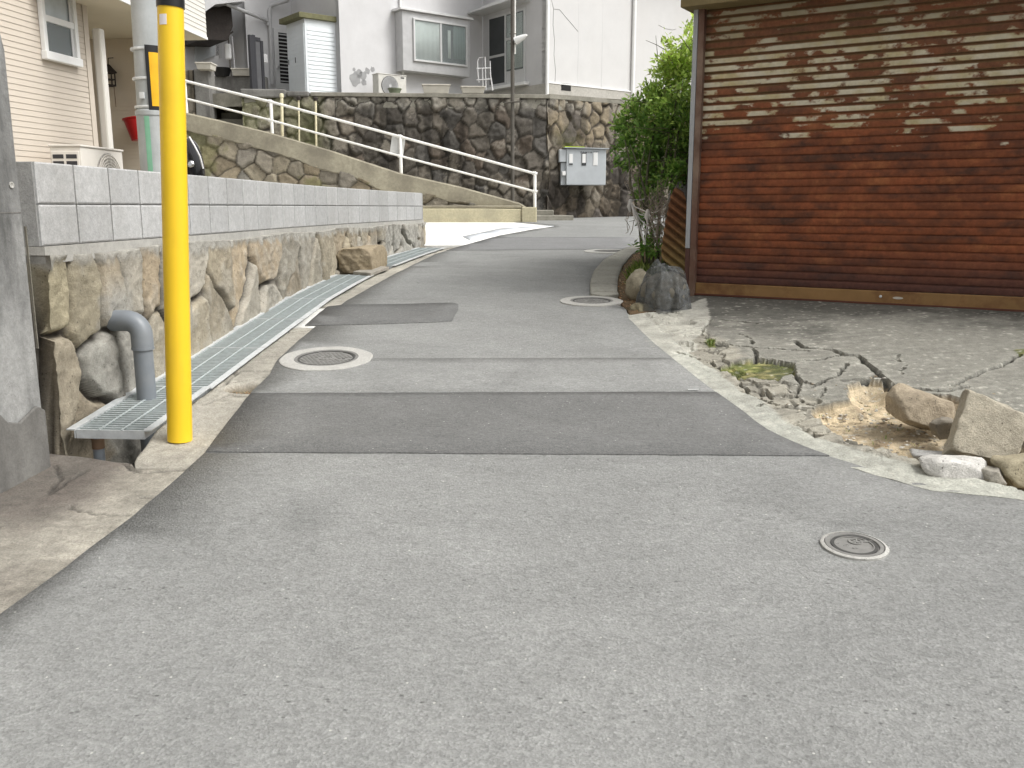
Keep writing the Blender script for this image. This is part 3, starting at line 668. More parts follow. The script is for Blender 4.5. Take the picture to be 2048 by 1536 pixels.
for r_ in range(2):
    for i in range(len(SJ)-1):
        i0, i1 = SJ[i], SJ[i+1]
        if i1-i0 < 5: continue
        t_ = .45*(1+random.uniform(-.10, .07)); block(i0, i1, 1.236+r_*.203, 1.236+r_*.203+.197, (t_, t_*1.0, t_*.985))
np_mesh('blocks', V, Fq, M['block'], bw, np.array(CC), False)
mb = MB(); bq = dense(offset_path(WPATH, -.045), .2); bk = dense(offset_path(WPATH, -.14), .2); k = min(len(bq), len(bk))
for i in range(k-1):
    mb.add([(*bq[i], 1.234), (*bq[i+1], 1.234), (*bk[i+1], 1.234), (*bk[i], 1.234), (*bq[i], 1.632), (*bq[i+1], 1.632), (*bk[i+1], 1.632), (*bk[i], 1.632)], [(4, 5, 6, 7), (0, 1, 5, 4), (2, 3, 7, 6), (3, 0, 4, 7), (1, 2, 6, 5)])
mb.build('mortar', M['joint'], bw)

# left pillar wall
PF = Fr((-2.13, 3.98), (-.16, -.98), (.98, -.16))
pl = thing('concrete_pillar', (*PF.P(.3, 0).to_2d(), .25), 'weathered grey concrete gate pillar with a rounded top at the left edge', 'pillar')
pts = [(0, -.3), (0, 2.07), (.02, 2.15), (.06, 2.185), (.12, 2.195), (.9, 2.195), (.9, -.3)]
MB().prism(PF, pts, -.28, 0).build('shaft', M['pillar'], pl, .006)
MB().box(PF, .005, .9, 1.395, 1.401, -.001, .0015).build('pour_joint', M['dark_conc'], pl)
u, z = PF.uz(22, 370); mb = MB()
mb.lathe((0, 0, 0), [(.014, 0), (.014, .004), (.009, .004), (.006, .001)], 14)
rot = PF.n.to_3d().to_track_quat('Z', 'Y').to_matrix(); c = PF.P(u, z, .001); mb.v = [tuple(c+rot@Vector(v)) for v in mb.v]
mb.build('form_tie_hole', M['beam'], pl)
u2, z2 = PF.uz(60, 872)
# step of old cement at the pillar foot
MB().prism(PF, [(-.0, .24), (-.0, .52), (.05, .55), (.17, .50), (.24, .52), (.33, .62), (.4, .6), (.9, .62), (.9, .0)], .0015, .018).build('cement_skirt', M['dark_conc'], pl, .006)

# ------------------------------------------------------------------ tall stone wall at the back
Z0 = 4.0
WL = (-6.15, 21.35); WC = (.83, 21.95); WR2 = (5.6, 24.9)
tw = thing('stone_wall', (0, 21.9, 1.1), 'tall dark mossy stone retaining wall below the grey house', 'stone wall')
PALD = [(.115, .103, .086), (.135, .12, .10), (.10, .09, .077), (.15, .132, .108), (.12, .112, .10), (.132, .108, .086), (.108, .097, .083)]
def wall_base(s, x, y): return float(zr(min(y, 22)))-.3
def dark_post(S, Z, H, C, prof, e, n1, n2, n3):
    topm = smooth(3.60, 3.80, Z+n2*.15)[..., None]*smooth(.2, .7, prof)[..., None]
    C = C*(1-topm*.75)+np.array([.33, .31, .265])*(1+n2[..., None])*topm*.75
    st = smooth(.52, .72, vnoise(S*5, Z*.7, 3)+n2*.6)[..., None]; C = C*(1-.55*st)
    lt = (smooth(.58, .66, vnoise(S*2.1+9, Z*2.1, 6)+n3*.3)*smooth(.4, .9, prof))[..., None]; C = C*(1-lt*.6)+np.array([.30, .27, .22])*lt*.6
    return H, C
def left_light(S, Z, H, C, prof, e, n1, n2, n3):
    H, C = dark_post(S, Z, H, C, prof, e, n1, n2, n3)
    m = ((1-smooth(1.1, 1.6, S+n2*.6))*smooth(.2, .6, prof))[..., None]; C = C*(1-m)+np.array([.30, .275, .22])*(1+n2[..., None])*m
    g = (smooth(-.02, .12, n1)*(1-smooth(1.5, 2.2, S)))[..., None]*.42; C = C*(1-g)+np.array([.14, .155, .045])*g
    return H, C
sL = math.dist(WL, WC); sR = math.dist(WC, WR2)
sd1 = poisson(-.2, sL+.2, .8, 4.2, .27, an=.85)
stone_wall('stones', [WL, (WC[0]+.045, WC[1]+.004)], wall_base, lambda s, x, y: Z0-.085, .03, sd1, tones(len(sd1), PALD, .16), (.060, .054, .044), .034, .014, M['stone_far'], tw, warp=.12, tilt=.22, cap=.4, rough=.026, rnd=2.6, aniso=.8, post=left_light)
sd2 = poisson(-.2, sR+.2, .8, 4.2, .24, an=.75)
def right_post(S, Z, H, C, prof, e, n1, n2, n3):
    H, C = dark_post(S, Z, H, C, prof, e, n1, n2, n3)
    m = (smooth(.5, .65, vnoise(S*3, Z*1.2, 11))*smooth(2.6, 3.1, Z)*smooth(.3, .7, prof))[..., None]; C = C*(1-m*.7)+np.array([.34, .28, .19])*m*.7
    return H, C
PALR = [(.14, .115, .085), (.17, .145, .11), (.10, .085, .07), (.19, .155, .115), (.12, .105, .09)]
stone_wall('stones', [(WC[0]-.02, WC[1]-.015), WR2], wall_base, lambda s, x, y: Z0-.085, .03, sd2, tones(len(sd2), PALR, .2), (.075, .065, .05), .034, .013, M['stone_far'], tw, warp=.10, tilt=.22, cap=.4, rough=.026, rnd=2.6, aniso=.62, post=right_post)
FA = Fr(WL, (WC[0]-WL[0], WC[1]-WL[1])); FB = Fr(WC, (WR2[0]-WC[0], WR2[1]-WC[1]))
# coping and terrace
cop = MB(); FA2 = FA
cop.box(FA, 1.55, sL+.05, Z0-.085, Z0+.005, -.6, .06); cop.build('coping', M['ledge'], tw, .012)
cop = MB(); cop.box(FB, .05, sR+.1, Z0-.085, Z0+.03, -.5, .03); cop.build('coping', M['ledge'], tw, .012)
sheet('terrace', [WL, (WC[0]-.1, WC[1]-.01), WC, WR2, (14, 30), (60, 60), (60, 140), (-60, 140), (-60, 30), (-12, 22.5), (-8.6, 21.9)], lambda x, y: Z0-.02+0*x, M['ledge'], 0, 8, .3, 0)
# left end: old coping stones and lighter cap over the opening
lc = MB(); lc.box(FA, -.02, 1.0, Z0-.13, Z0+.06, -.5, .07); lc.box(FA, 1.02, 1.52, Z0-.10, Z0+.015, -.5, .10); lc.build('end_coping', M['dark_conc'], tw, .03)

# opening with steps, pier, inner wall
RF = Fr((-8.4, 21.3), (1, 0), (0, -1))
st = thing('stone_pier', (-7.2, 21.3, 2.6), 'narrow grey concrete gate pier beside the steps up to the grey house', 'pier')
u0, u1 = RF.u(389, 180), RF.u(419, 180)
MB().box(RF, u0, u1, 2.7, RF.z(400, 137), -.45, 0).build('shaft', M['dark_conc'], st, .02)
stp = thing('stairway', (-6.7, 21.6, 3.2), 'shadowed concrete steps behind the upper end of the white railing', 'stairway')
for i in range(5):
    z = RF.z(450, 250)+i*.17
    MB().box(RF, u1+.005, RF.u(490), z-1.2, z, -2.2, -.12-i*.3).build('step', M['ledge'], stp, .01)
iw = thing('retaining_wall', (-6.6, 23, 3.5), 'streaked dark concrete wall behind the steps, under the planters', 'wall')
IF = Fr((-9.5, 22.9), (1, 0), (0, -1))
MB().box(IF, IF.u(405), IF.u(532), 2.2, IF.z(450, 152), -.3, 0).build('wall', M['dark_conc'], iw, .01)
lw = thing('stone_wall', (-8, 21.3, 2.8), 'short piece of stone wall left of the narrow concrete pier', 'stone wall')
sd3 = poisson(-.1, 2.1, 2.3, 4.3, .26)
stone_wall('stones', [(-9.2, 21.2), (float(RF.P(u0, 0).x)-.01, 21.32)], lambda s, x, y: 2.3, lambda s, x, y: RF.z(380, 140), .035, sd3, tones(len(sd3), [(.22, .195, .15), (.17, .15, .12), (.26, .22, .16)]), (.1, .09, .07), .05, .03, M['stone_far'], lw, cap=.3)

# ------------------------------------------------------------------ ramp with its wall
PX = [(1075, 428), (1040, 406), (920, 373), (800, 346), (660, 300), (540, 265), (450, 243), (367, 224), (250, 196)]
RY = 20.0
rx = [at_y(*p, RY) for p in PX]
def rtop(x): return float(np.interp(x, [p.x for p in rx][::-1], [p.z for p in rx][::-1]))
X0, X1 = rx[-1].x, .42
rw = thing('retaining_wall', (-4, RY, 1.1), 'sloping ramp wall with a concrete top band and tan fitted stones, carrying the white railing', 'retaining wall')
BX = [(1075, 440), (860, 392), (775, 383), (700, 352), (620, 330), (560, 305), (480, 285), (420, 272), (367, 256), (250, 220)]
bxp = [at_y(*p, RY) for p in BX]
def rlow(x): return float(np.interp(x, [p.x for p in bxp][::-1], [p.z for p in bxp][::-1]))+.05*float(fbm(x*2.2, 0., 1.))
PALS = [(.27, .24, .185), (.24, .215, .17), (.29, .255, .19), (.22, .20, .165), (.25, .235, .20), (.28, .235, .165)]
sd4 = poisson(-.1, X1-X0+.2, .4, 4.0, .30)
def ramp_post(S, Z, H, C, prof, e, n1, n2, n3):
    g = (smooth(.05, .2, n1+n2*.3)*.6)[..., None]; C = C*(1-g)+np.array([.17, .17, .07])*g; return H, C
stone_wall('stones', [(X0, RY-.02), (X1-.1, RY-.02)], lambda s, x, y: .5, lambda s, x, y: max(.56, rlow(x)+.04), .03, sd4, tones(len(sd4), PALS, .12), (.12, .105, .08), .045, .014, M['stone_far'], rw, warp=.06, tilt=.15, cap=.2, rough=.016, post=ramp_post)
xs = np.arange(X0, X1+.01, .06); V = []; Fq = []
for x in xs:
    w1 = float(fbm(x*3, 1., 2.))*.06; t, l = rtop(x), min(rlow(x), rtop(x)-.1); 
    V += [(x, RY-.075+w1*.3, l+w1), (x, RY-.10+w1*.3, t-.03), (x, RY-.08+w1*.2, t), (x, RY+.22, t), (x, RY+.22, .5), (x, RY+.10, l-.1)]
for i in range(len(xs)-1):
    for j in range(6): Fq.append((i*6+j, i*6+(j+1) % 6, i*6+6+(j+1) % 6, i*6+6+j))
Fq += [tuple(range(6)), tuple(len(V)-6+j for j in range(6))[::-1]]
np_mesh('concrete_band', V, [f[::-1] for f in Fq], M['ramp'], rw, None, False)
ramp_s = MB()
for i in range(len(xs)-1):
    a, b = xs[i], xs[i+1]; za, zb_ = rtop(a)-.10, rtop(b)-.10
    ramp_s.hexa([(a, RY+.2, .3), (b, RY+.2, .3), (b, 21.9, .3), (a, 21.9, .3), (a, RY+.2, za), (b, RY+.2, zb_), (b, 21.9, zb_+.12), (a, 21.9, za+.12)])
tag(ramp_s.build('ramp', M['ledge']), kind='structure')
# low yellowed wall and its end block, steps
lwall = thing('low_wall', (-.8, 19.6, float(zr(19.6))), 'low yellowed concrete wall at the foot of the ramp behind the white driveway', 'wall')
LF = Fr((-3.2, 19.62), (1, 0), (0, -1))
ua, ub = 0, LF.u(1066, 430)
MB().prism(LF, [(ua, .8), (ua, LF.z(860, 417)), (LF.u(960), LF.z(960, 417)), (ub-.25, LF.z(1050, 418)), (ub-.25, .8)], -.35, 0).build('wall', M['yellow_curb'], lwall, .02)
MB().box(LF, ub-.245, ub+.08, .8, LF.z(1060, 414), -.42, .03).build('end_block', M['yellow_curb'], lwall, .025)
MB().box(LF, ua, ub-.26, LF.z(960, 417)+.002, LF.z(960, 411), -.36, -.10).build('upper_step', M['ramp'], lwall, .015)
SF = Fr((.4, 20.0), (1, .12))
stp = thing('stairway', (1.0, 20.5, 1.1), 'two low concrete steps at the foot of the white railing beside the tall stone wall', 'steps')
MB().box(SF, .12, 1.0, .8, SF.z(1110, 431), -1.4, -.2).build('step', M['ledge'], stp, .02)
MB().box(SF, .08, .62, .8, SF.z(1085, 422)+.02, -1.5, -.6).build('step', M['ledge'], stp, .02)
# railing
rail = thing('railing', (.48, RY+.05, rtop(.4)), 'white two-rail pipe railing climbing the ramp to the left', 'railing')
Pt = [(1070, 347, 418), (800, 273, 346), (540, 203, 265), (367, 161, 224), (282, 140, 200)]
top = [at_y(p[0], p[1], RY) for p in Pt]
top = [p+Vector((0, .06, 0)) for p in top]; lowr = [at_y(a, b, RY)+Vector((0, .06, 0)) for a, b in ((1070, 383), (800, 312), (540, 240), (367, 196), (282, 176))]
MB().tube([top[0]]+top[1:], .028, 12).build('rail', M['white_paint'], rail, 0, True)
MB().tube([lowr[0]]+lowr[1:], .024, 12).build('rail', M['white_paint'], rail, 0, True)
for i, (px, a, b) in enumerate(Pt):
    t = top[i]; p = MB().tube([(t.x, RY+.06, rtop(t.x)-.1), (t.x, RY+.06, t.z+.02), (t.x, RY+.06, t.z+.045)], [.036, .036, .02], 14).build('post', M['white_paint'], rail, 0, True)
    for q in (t, lowr[i]): MB().tube([q+Vector((-.05, 0, .014 if q is t else .012)), q+Vector((.05, 0, -.014))], .038, 12).build('clamp', M['white_paint'], p, 0, True)
# board on the railing
BFr = Fr((top[1].x-.2, RY+.10), (1, 0), (0, -1))
bo = thing('sign_board', (top[1].x, RY+.1, 2.0), 'blank pale board fixed to the middle post of the white railing', 'sign')
c = [BFr.uz(784, 271), BFr.uz(811, 275), BFr.uz(806, 313), BFr.uz(779, 309)]
MB().prism(BFr, c, -.012, 0).build('panel', plain('board_grey', (.62, .62, .60), .6), bo, .004)
# three thin cream posts
for i, (px, pt, pb, r_, lab) in enumerate(((563, 187, 274, .034, 'thick cream post with a round top, leftmost of three on the ramp'), (597, 193, 283, .019, 'thin dark-capped cream post between the thick cream post and the other thin one'), (631, 194, 296, .024, 'thin cream post with a dark cap, rightmost of three on the ramp'))):
    b = at_y(px+1, pb, RY+.25); t_ = at_y(px, pt, RY+.25); th = thing('marker_post', (b.x, b.y, b.z), lab, 'post', 'cream posts on the ramp')
    MB().tube([b-Vector((0, 0, .2)), t_-Vector((0, 0, .06))], r_, 12).build('post', M['cream_paint'], th, 0, True)
    MB().tube([t_-Vector((0, 0, .08)), t_-Vector((0, 0, .02)), t_], [r_*1.35, r_*1.35, r_*.8] if i == 0 else [.04, .055, .03], 12).build('cap', M['cream_paint'] if i == 0 else M['dark_brown'], th, 0, True)
# lamp post in front of the tall wall
b = at_y(1025, 404, 20.9); b.z = 1.05
lp = thing('street_lamp', b, 'slim dark brown post with a small white lamp, before the tall stone wall', 'lamp post')
MB().tube([b, (b.x, b.y, 7.2)], .044, 14).build('pole', M['post_brown'], lp, 0, True)
MB().tube([(b.x+.052, b.y-.01, at_y(0, 108, 20.9).z), (b.x+.055, b.y-.01, 7.2)], .02, 10).build('conduit', M['white_paint'], lp, 0, True)
for y_ in (68, 88): MB().tube([(b.x-.06, b.y-.02, at_y(0, y_, 20.9).z), (b.x+.09, b.y-.02, at_y(0, y_, 20.9).z)], .012, 8).build('bracket', M['post_brown'], lp)
MB().tube([(b.x-.18, b.y-.05, at_y(0, 206, 20.9).z), (b.x+.22, b.y-.05, at_y(0, 206, 20.9).z+.03)], .018, 8).build('step_bar', M['post_brown'], lp)
l0 = at_y(1031, 82, 20.8); l1 = at_y(1054, 70, 20.7)
hd = MB().tube([l0, l0+(l1-l0)*.3, l0+(l1-l0)*.75, l1], [.085, .075, .05, .02], 16).build('lamp_head', M['white'], lp, 0, True)
MB().tube([l0+Vector((-.01, 0, -.03)), l0+(l1-l0)*.15], [.06, .06], 14).build('lens', M['screen'], hd, 0, True)
# grey meter cabinet
bx = thing('utility_cabinet', FB.P(.6, 2.0), 'grey wall cabinet with three little dials, hung on the tall stone wall', 'cabinet')
KF = Fr(FB.P(0, 0, .32).to_2d(), FB.d); 
KF = Fr(at_y(1133, 330, 21.9).to_2d(), (1, .10))
ul, ur = 0, KF.u(1212, 330); zt, zb_ = KF.z(1170, 298), KF.z(1170, 370)
MB().box(KF, ul, ur, zb_, zt, -.5, 0).build('cabinet', M['steel_grey'], bx, .012)
MB().prism(KF, [(ul-.05, zt+.02), (ul-.05, zt+.04), (ur+.06, zt+.02), (ur+.06, zt+.0)], -.55, .05).build('top_sheet', M['steel_grey'], bx)
MB().prism(KF, [(ul-.05, zt+.041), (ul-.05, zt+.06), (ul+.42, zt+.048), (ul+.42, zt+.033)], -.50, .052).build('lime_strip', M['lime'], bx)
MB().box(KF, ul-.17, ul-.002, zt-.30, zt-.01, -.45, -.02).build('side_box', M['steel_grey'], bx, .01)
MB().box(KF, ul-.12, ul-.003, zb_+.0, zt-.31, -.45, -.08).build('side_duct', M['steel_grey'], bx, .006)
MB().box(KF, ul-.10, ul-.02, zb_+.22, zb_+.32, -.079, .02).build('switch', M['white'], bx, .005)
for i, (px, fr_) in enumerate(((1142, 1), (1168, 1), (1191, 0))):
    uc = KF.u(px, 310); z1, z0_ = KF.z(px, 305), KF.z(px, 331)
    f = MB().box(KF, uc-.055, uc+.055, z0_, z1, .001, .010).build('dial_window', M['alu_dark'] if i == 1 else M['steel_grey'] if i == 0 else M['white'], bx, .003)
    MB().box(KF, uc-.042, uc+.042, z0_+.06, z1-.03, .0105, .013).build('paper', M['white'], f)
    if i < 2: MB().box(KF, uc-.042, uc+.042, z0_+.015, z0_+.045, .0105, .013).build('slot', M['screen'], f)
mk = MB(); u_ = KF.u(1161, 299)
for i in range(11):
    zc = zt-.075; wdt = .026 if i > 1 else .04
    mk.box(KF, u_, u_+wdt, zc+.012, zc+.018, .001, .004); mk.box(KF, u_+wdt*.4, u_+wdt*.6, zc-.02, zc+.011, .001, .004)
    if i % 2: mk.box(KF, u_, u_+wdt, zc-.012, zc-.006, .0042, .006)
    if i % 3 == 0: mk.box(KF, u_, u_+.006, zc-.022, zc+.0115, .001, .0045)
    u_ += wdt+.012
mk.build('lettering', M['alu_dark'], bx)
# ------------------------------------------------------------------ grey house
dA = Vector((.788, .616)); dB = Vector((-.616, .788)); C0 = Vector((.86, 23.3))
gh = thing('house', (-1, 25, Z0), 'grey and white rendered house standing above the tall dark stone wall', 'house')
HT = 8.6
WA = Fr(C0, dA)                                           # right wing, faces right-front
FL = Fr(C0+dB*2.65, -dB); FL = Fr(C0+dB*3.2, (-dB))       # its left side, u grows towards C0
lenB = 3.2
uB0 = FL.u(966, 120)
K1 = FL.P(uB0, 0).to_2d()                                  # inner corner
WB = Fr(K1-dA*8, dA)                                       # long wall with the bay, u = 8 at the inner corner
uM = WB.u(681, 120)                                        # left corner of that wall
K2 = WB.P(uM, 0).to_2d()
def wallbox(fr, u0, u1, z0, z1, name, mat, t=.2): return MB().box(fr, u0, u1, z0, z1, -t, 0).build(name, mat, gh)
uR = WA.u(1264, 120)
zf = WA.z(1095, 166)
wallbox(WA, 0, uR, zf, HT, 'wall', M['stucco_w'])
MB().box(WA, .02, uR+.3, Z0-.1, zf-.005, -.2, .03).build('foundation', M['found'], gh)
MB().box(WA, .0, uR, zf-.004, zf+.02, .0005, .045).build('drip_edge', M['white'], gh)
vt = WA.uz(1132, 174, .03); MB().box(WA, vt[0]-.16, vt[0]+.16, vt[1]-.09, vt[1]+.08, .0305, .036).build('vent', M['dark'], gh)
wallbox(FL, uB0-.0, lenB-.003, Z0-.1, HT, 'wall', M['stucco'])
wallbox(WB, uM, 8-.003, Z0-.1, HT, 'wall', M['stucco'])
# dented, peeled render near the unit
mb = MB(); rr = random.Random(3)
for (px, py, r_) in ((711, 158, .15), (718, 148, .09), (726, 152, .10), (735, 142, .07), (708, 139, .04), (745, 139, .06), (728, 165, .07)):
    u, z = WB.uz(px, py); k = 12; mb.prism(WB, [(u+r_*(.7+.5*rr.random())*math.cos(2*math.pi*i/k), z+1.15*r_*(.7+.5*rr.random())*math.sin(2*math.pi*i/k)) for i in range(k)], .0005, .004)
mb.build('peeled_render', plain('bare_render', (.34, .34, .34), .95), gh)
mb = MB().box(WB, uM, WB.u(760), Z0-.05, Z0+.14, .0005, .02).build('skirting', M['found'], gh)
# left side wall of the main block, going back, then recessed wing
WS = Fr(K2+dB*3.0, -dB)
wallbox(WS, 0, 3-.003, Z0-.1, HT, 'wall', M['stucco'])
K3 = WS.P(.4, 0).to_2d()
WW = Fr(K3-dA*7, dA); uW0 = WW.u(494, 100)
wallbox(WW, uW0, 7.2, Z0-.3, HT, 'wall', M['stucco'])
K4 = WW.P(uW0, 0).to_2d(); WX2 = Fr(K4+dB*2.2, -dB); wallbox(WX2, 0, 2.2-.003, Z0-.3, HT, 'wall', M['stucco'])
K5 = WX2.P(1.2, 0).to_2d(); WY = Fr(K5-dA*5, dA); wallbox(WY, 0, 5.05, Z0-.3, HT, 'wall', M['stucco'])
# right-hand rear wing
WZ = Fr(WA.P(uR, 0, -.35).to_2d(), dA); wallbox(WZ, -.1, 6, Z0-.1, HT, 'wall', M['stucco_w'])
# panel joints and cracks of the right wing
mb = MB()
for px in (1157, 1205): u = WA.u(px, 80); mb.box(WA, u-.006, u+.006, zf+.03, HT, .0005, .003)
mb.build('panel_joint', M['alu'], gh)
for line in ([(1103, 0), (1107, 18), (1106, 50), (1109, 80), (1108, 110), (1111, 140), (1110, 163)], [(1107, 18), (1119, 19), (1128, 30), (1145, 50), (1156, 63)], [(1317, 50), (1330, 57), (1345, 60), (1352, 58)]):
    f = WA if line[0][0] < 1300 else WZ
    q = [f.uz(*p) for p in line]; mb = MB()
    for (a, b), (c, d) in zip(q[:-1], q[1:]): mb.tube([f.P(a, b, .002), f.P(c, d, .002)], .006, 4)
    mb.build('render_crack', plain('crack_grey', (.30, .295, .29), .9), gh)
# roof over everything (above the picture)
rf = MB()
for f, a, b in ((WA, -.5, uR+6), (WB, uM-.5, 8.5)):
    rf.prism(f, [(a, HT), (b, HT), (b-1, HT+1.4), (a+1, HT+1.4)], -6, .55)
rf.build('roof', M['roof'], gh)
# downpipes and gutters
def pipe(pts, r_, name='downpipe', mat='white'): return MB().tube(pts, r_, 12).build(name, M[mat], gh, 0, True)
pipe([WA.P(-.03, HT, .05), WA.P(-.03, Z0-.0, .05)], .042)
pipe([WA.P(uR+.0, HT, .05), WA.P(uR+.0, Z0+.0, .05)], .05)
q = WB.uz(799, 20); pipe([WB.P(*q, .05)+Vector((0, 0, 2)), WB.P(*WB.uz(800, 60), .05), WB.P(*WB.uz(804, 150), .05)], .03)
pipe([WW.P(*WW.uz(565, -3), .5), WW.P(*WW.uz(563, 6), .35), WW.P(*WW.uz(540, 12), .06), WW.P(*WW.uz(537, 22), .06), WW.P(*WW.uz(540, 100), .06), WW.P(*WW.uz(543, 170), .06)], .048, mat='gutter')
pipe([WW.P(*WW.uz(428, 4), .7), WW.P(*WW.uz(436, 17), .6), WW.P(*WW.uz(532, 42), .08), WW.P(*WW.uz(534, 52), .07)], .045, mat='gutter')
# eave over the recess (upper left)
ev = [WW.uz(*p, .8) for p in ((395, 14), (425, -6), (485, -12), (485, 2), (432, 8), (410, 24))]
MB().prism(WW, ev, -1.5, .75).build('eave', M['gutter'], gh)
ev = [WW.uz(*p, .5) for p in ((406, 20), (468, 6), (472, 50), (462, 78), (406, 76))]
MB().prism(WW, ev, -1.2, .3).build('eave_underside', M['dark_brown'], gh)
MB().box(WW, WW.u(465, 5, .1), WW.u(477, 5, .1), WW.z(470, 9, .1), WW.z(470, -20, .1), .02, .5).build('gutter_outlet', M['gutter'], gh, .01)
# storm-shutter box, window of the recess
SB = Fr(WX2.P(1.0, 0, .0).to_2d()-dA*2.6, dA)
a = SB.uz(384, 128); b = SB.uz(424, 60); c = SB.uz(424, 114); d = SB.uz(384, 74)
MB().prism(SB, [a, c, b, d], .0, .25).build('shutter_box', M['steel_grey'], gh, .01)
MB().prism(SB, [SB.uz(426, 62), SB.uz(432, 60), SB.uz(432, 112), SB.uz(426, 114)], -.05, .2).build('window_slot', M['dark'], gh)
MB().prism(SB, [SB.uz(433, 55), SB.uz(438, 54), SB.uz(438, 118), SB.uz(433, 118)], -.05, .22).build('window_frame', M['gutter'], gh)
# louvred door
du0, du1 = WW.u(548, 110), WW.u(577, 110); dz0, dz1 = Z0+.03, WW.z(560, 58)
door = MB().box(WW, du0, du1+.3, dz0, dz1, .001, .05).build('door', M['alu'], gh, .008)
MB().box(WW, du0+.12, du1+.2, WW.z(560, 166), WW.z(560, 66), .0505, .053).build('opening', M['dark'], door)
mb = MB()
for i in range(14):
    z = WW.z(560, 166)+(WW.z(560, 66)-WW.z(560, 166))*(i+.5)/14; mb.box(WW, du0+.12, du1+.2, z-.012, z+.012, .0535, .075)
mb.build('louvre_slats', M['gutter'], door)
MB().box(WW, du0+.03, du0+.10, Z0+.95, Z0+1.02, .051, .11).build('handle', M['chrome'], door, .005)
# bay window
b0, b1 = WB.u(806, 110, .35), WB.u(940, 110, .35); z0_ = WB.z(870, 147, .35); z1_ = WB.z(870, 30, .35)
bay = MB().box(WB, b0, b1, z0_, z1_, .001, .35).build('bay_window', M['gutter'], gh, .01)
MB().box(WB, b0-.09, b1+.08, z1_+.003, z1_+.06, .001, .42).build('canopy', M['alu'], bay, .006)
fz0, fz1 = WB.z(870, 127, .35), WB.z(870, 42, .35); f0, f1 = WB.u(826, 90, .35), WB.u(933, 90, .35)
W_ = .045
mb = MB(); mb.box(WB, f0, f1, fz1-W_, fz1, .351, .40); mb.box(WB, f0, f1, fz0, fz0+W_, .351, .40); mb.box(WB, f0, f0+W_, fz0+W_+.002, fz1-W_-.002, .351, .399); mb.box(WB, f1-W_, f1, fz0+W_+.002, fz1-W_-.002, .351, .399)
fm = (f0+f1)/2; mb.box(WB, fm-W_*.6, fm+W_*.6, fz0+W_+.002, fz1-W_-.002, .351, .395); mb.build('window_frame', M['alu'], bay, .004)
def curtain(fr, u0, u1, z0, z1, n, name, mat, parent, amp=.018, wv=.09):
    V = []; k = int((u1-u0)/.015)
    for i in range(k+1):
        u = u0+(u1-u0)*i/k; o = amp*math.sin(u/wv*6.28)+.4*amp*math.sin(u/wv*2.3); V += [fr.P(u, z0, n+o), fr.P(u, z1, n+o*.6), fr.P(u, z1, n+o*.6-.006), fr.P(u, z0, n+o-.006)]
    F_ = [(i*4+j, i*4+(j+1) % 4, i*4+4+(j+1) % 4, i*4+4+j) for i in range(k) for j in range(4)]
    return np_mesh(name, V, F_, mat, parent)
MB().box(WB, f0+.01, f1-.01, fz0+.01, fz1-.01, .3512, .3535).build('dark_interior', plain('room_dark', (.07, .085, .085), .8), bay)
curtain(WB, f0+W_, fm, fz0+.05, fz1-.05, .363, 'curtain', M['curtain'], bay, .003, .14)
curtain(WB, f1-.42, f1-.05, fz0+.16, fz1-.05, .363, 'curtain', plain('dark_curtain', (.24, .31, .29), .9), bay, .004, .08)
curtain(WB, fm+.22, fm+.31, fz0+.16, fz1-.18, .370, 'curtain', M['curtain'], bay, .002, .06)
MB().box(WB, f0+W_, f1-W_, fz0+W_, fz1-W_, .378, .383).build('pane', M['glass'], bay)
# glazed door in the side wall
e0, e1 = FL.u(980, 100), FL.u(1049, 100); z0_, z1_ = FL.z(1000, 170), FL.z(1010, 30)
gd = MB().box(FL, e0-.05, e1+.05, z0_-.04, z1_+.05, .001, .03).build('glazed_door', M['alu'], gh, .005)
em = FL.u(1014, 100)
MB().box(FL, e0+.02, em-.02, z0_+.04, z1_-.02, .0305, .036).build('screen', M['screen'], gd)
MB().box(FL, e0+.02, em-.02, (z0_+z1_)/2-.03-.12, (z0_+z1_)/2+.03-.12, .0365, .045).build('mid_rail', M['alu'], gd)
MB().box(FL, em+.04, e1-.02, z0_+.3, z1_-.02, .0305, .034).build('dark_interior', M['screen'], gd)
curtain(FL, em+.05, e1-.03, z0_+.34, z1_-.05, .046, 'curtain', M['curtain'], gd, .008, .08)
MB().box(FL, em+.03, e1-.01, z0_+1.05, z0_+1.11, .058, .068).build('mid_rail', M['alu'], gd)
MB().box(FL, em+.03, e1-.01, z0_+.3, z1_-.02, .0545, .057).build('pane', M['glass'], gd)
MB().box(FL, em-.02, em+.035, z0_, z1_, .0365, .07).build('stile', M['alu'], gd)
MB().box(FL, e0-.15, e1+.2, z0_-.12, z0_-.045, .001, .16).build('sill', M['white'], gd, .005)
c0_, c1_ = FL.u(952, 28, .45), FL.u(1058, 6, .45)
MB().prism(FL, [(e0-.35, z1_+.12), (e0-.35, z1_+.16), (e1+.25, z1_+.28), (e1+.25, z1_+.16)], .001, .5).build('canopy', M['alu'], gd, .01)
fz = MB().box(FL, e0-.8, lenB-.01, Z0-.1, FL.z(1060, 172), .0015, .03).build('foundation', M['found'], gh)

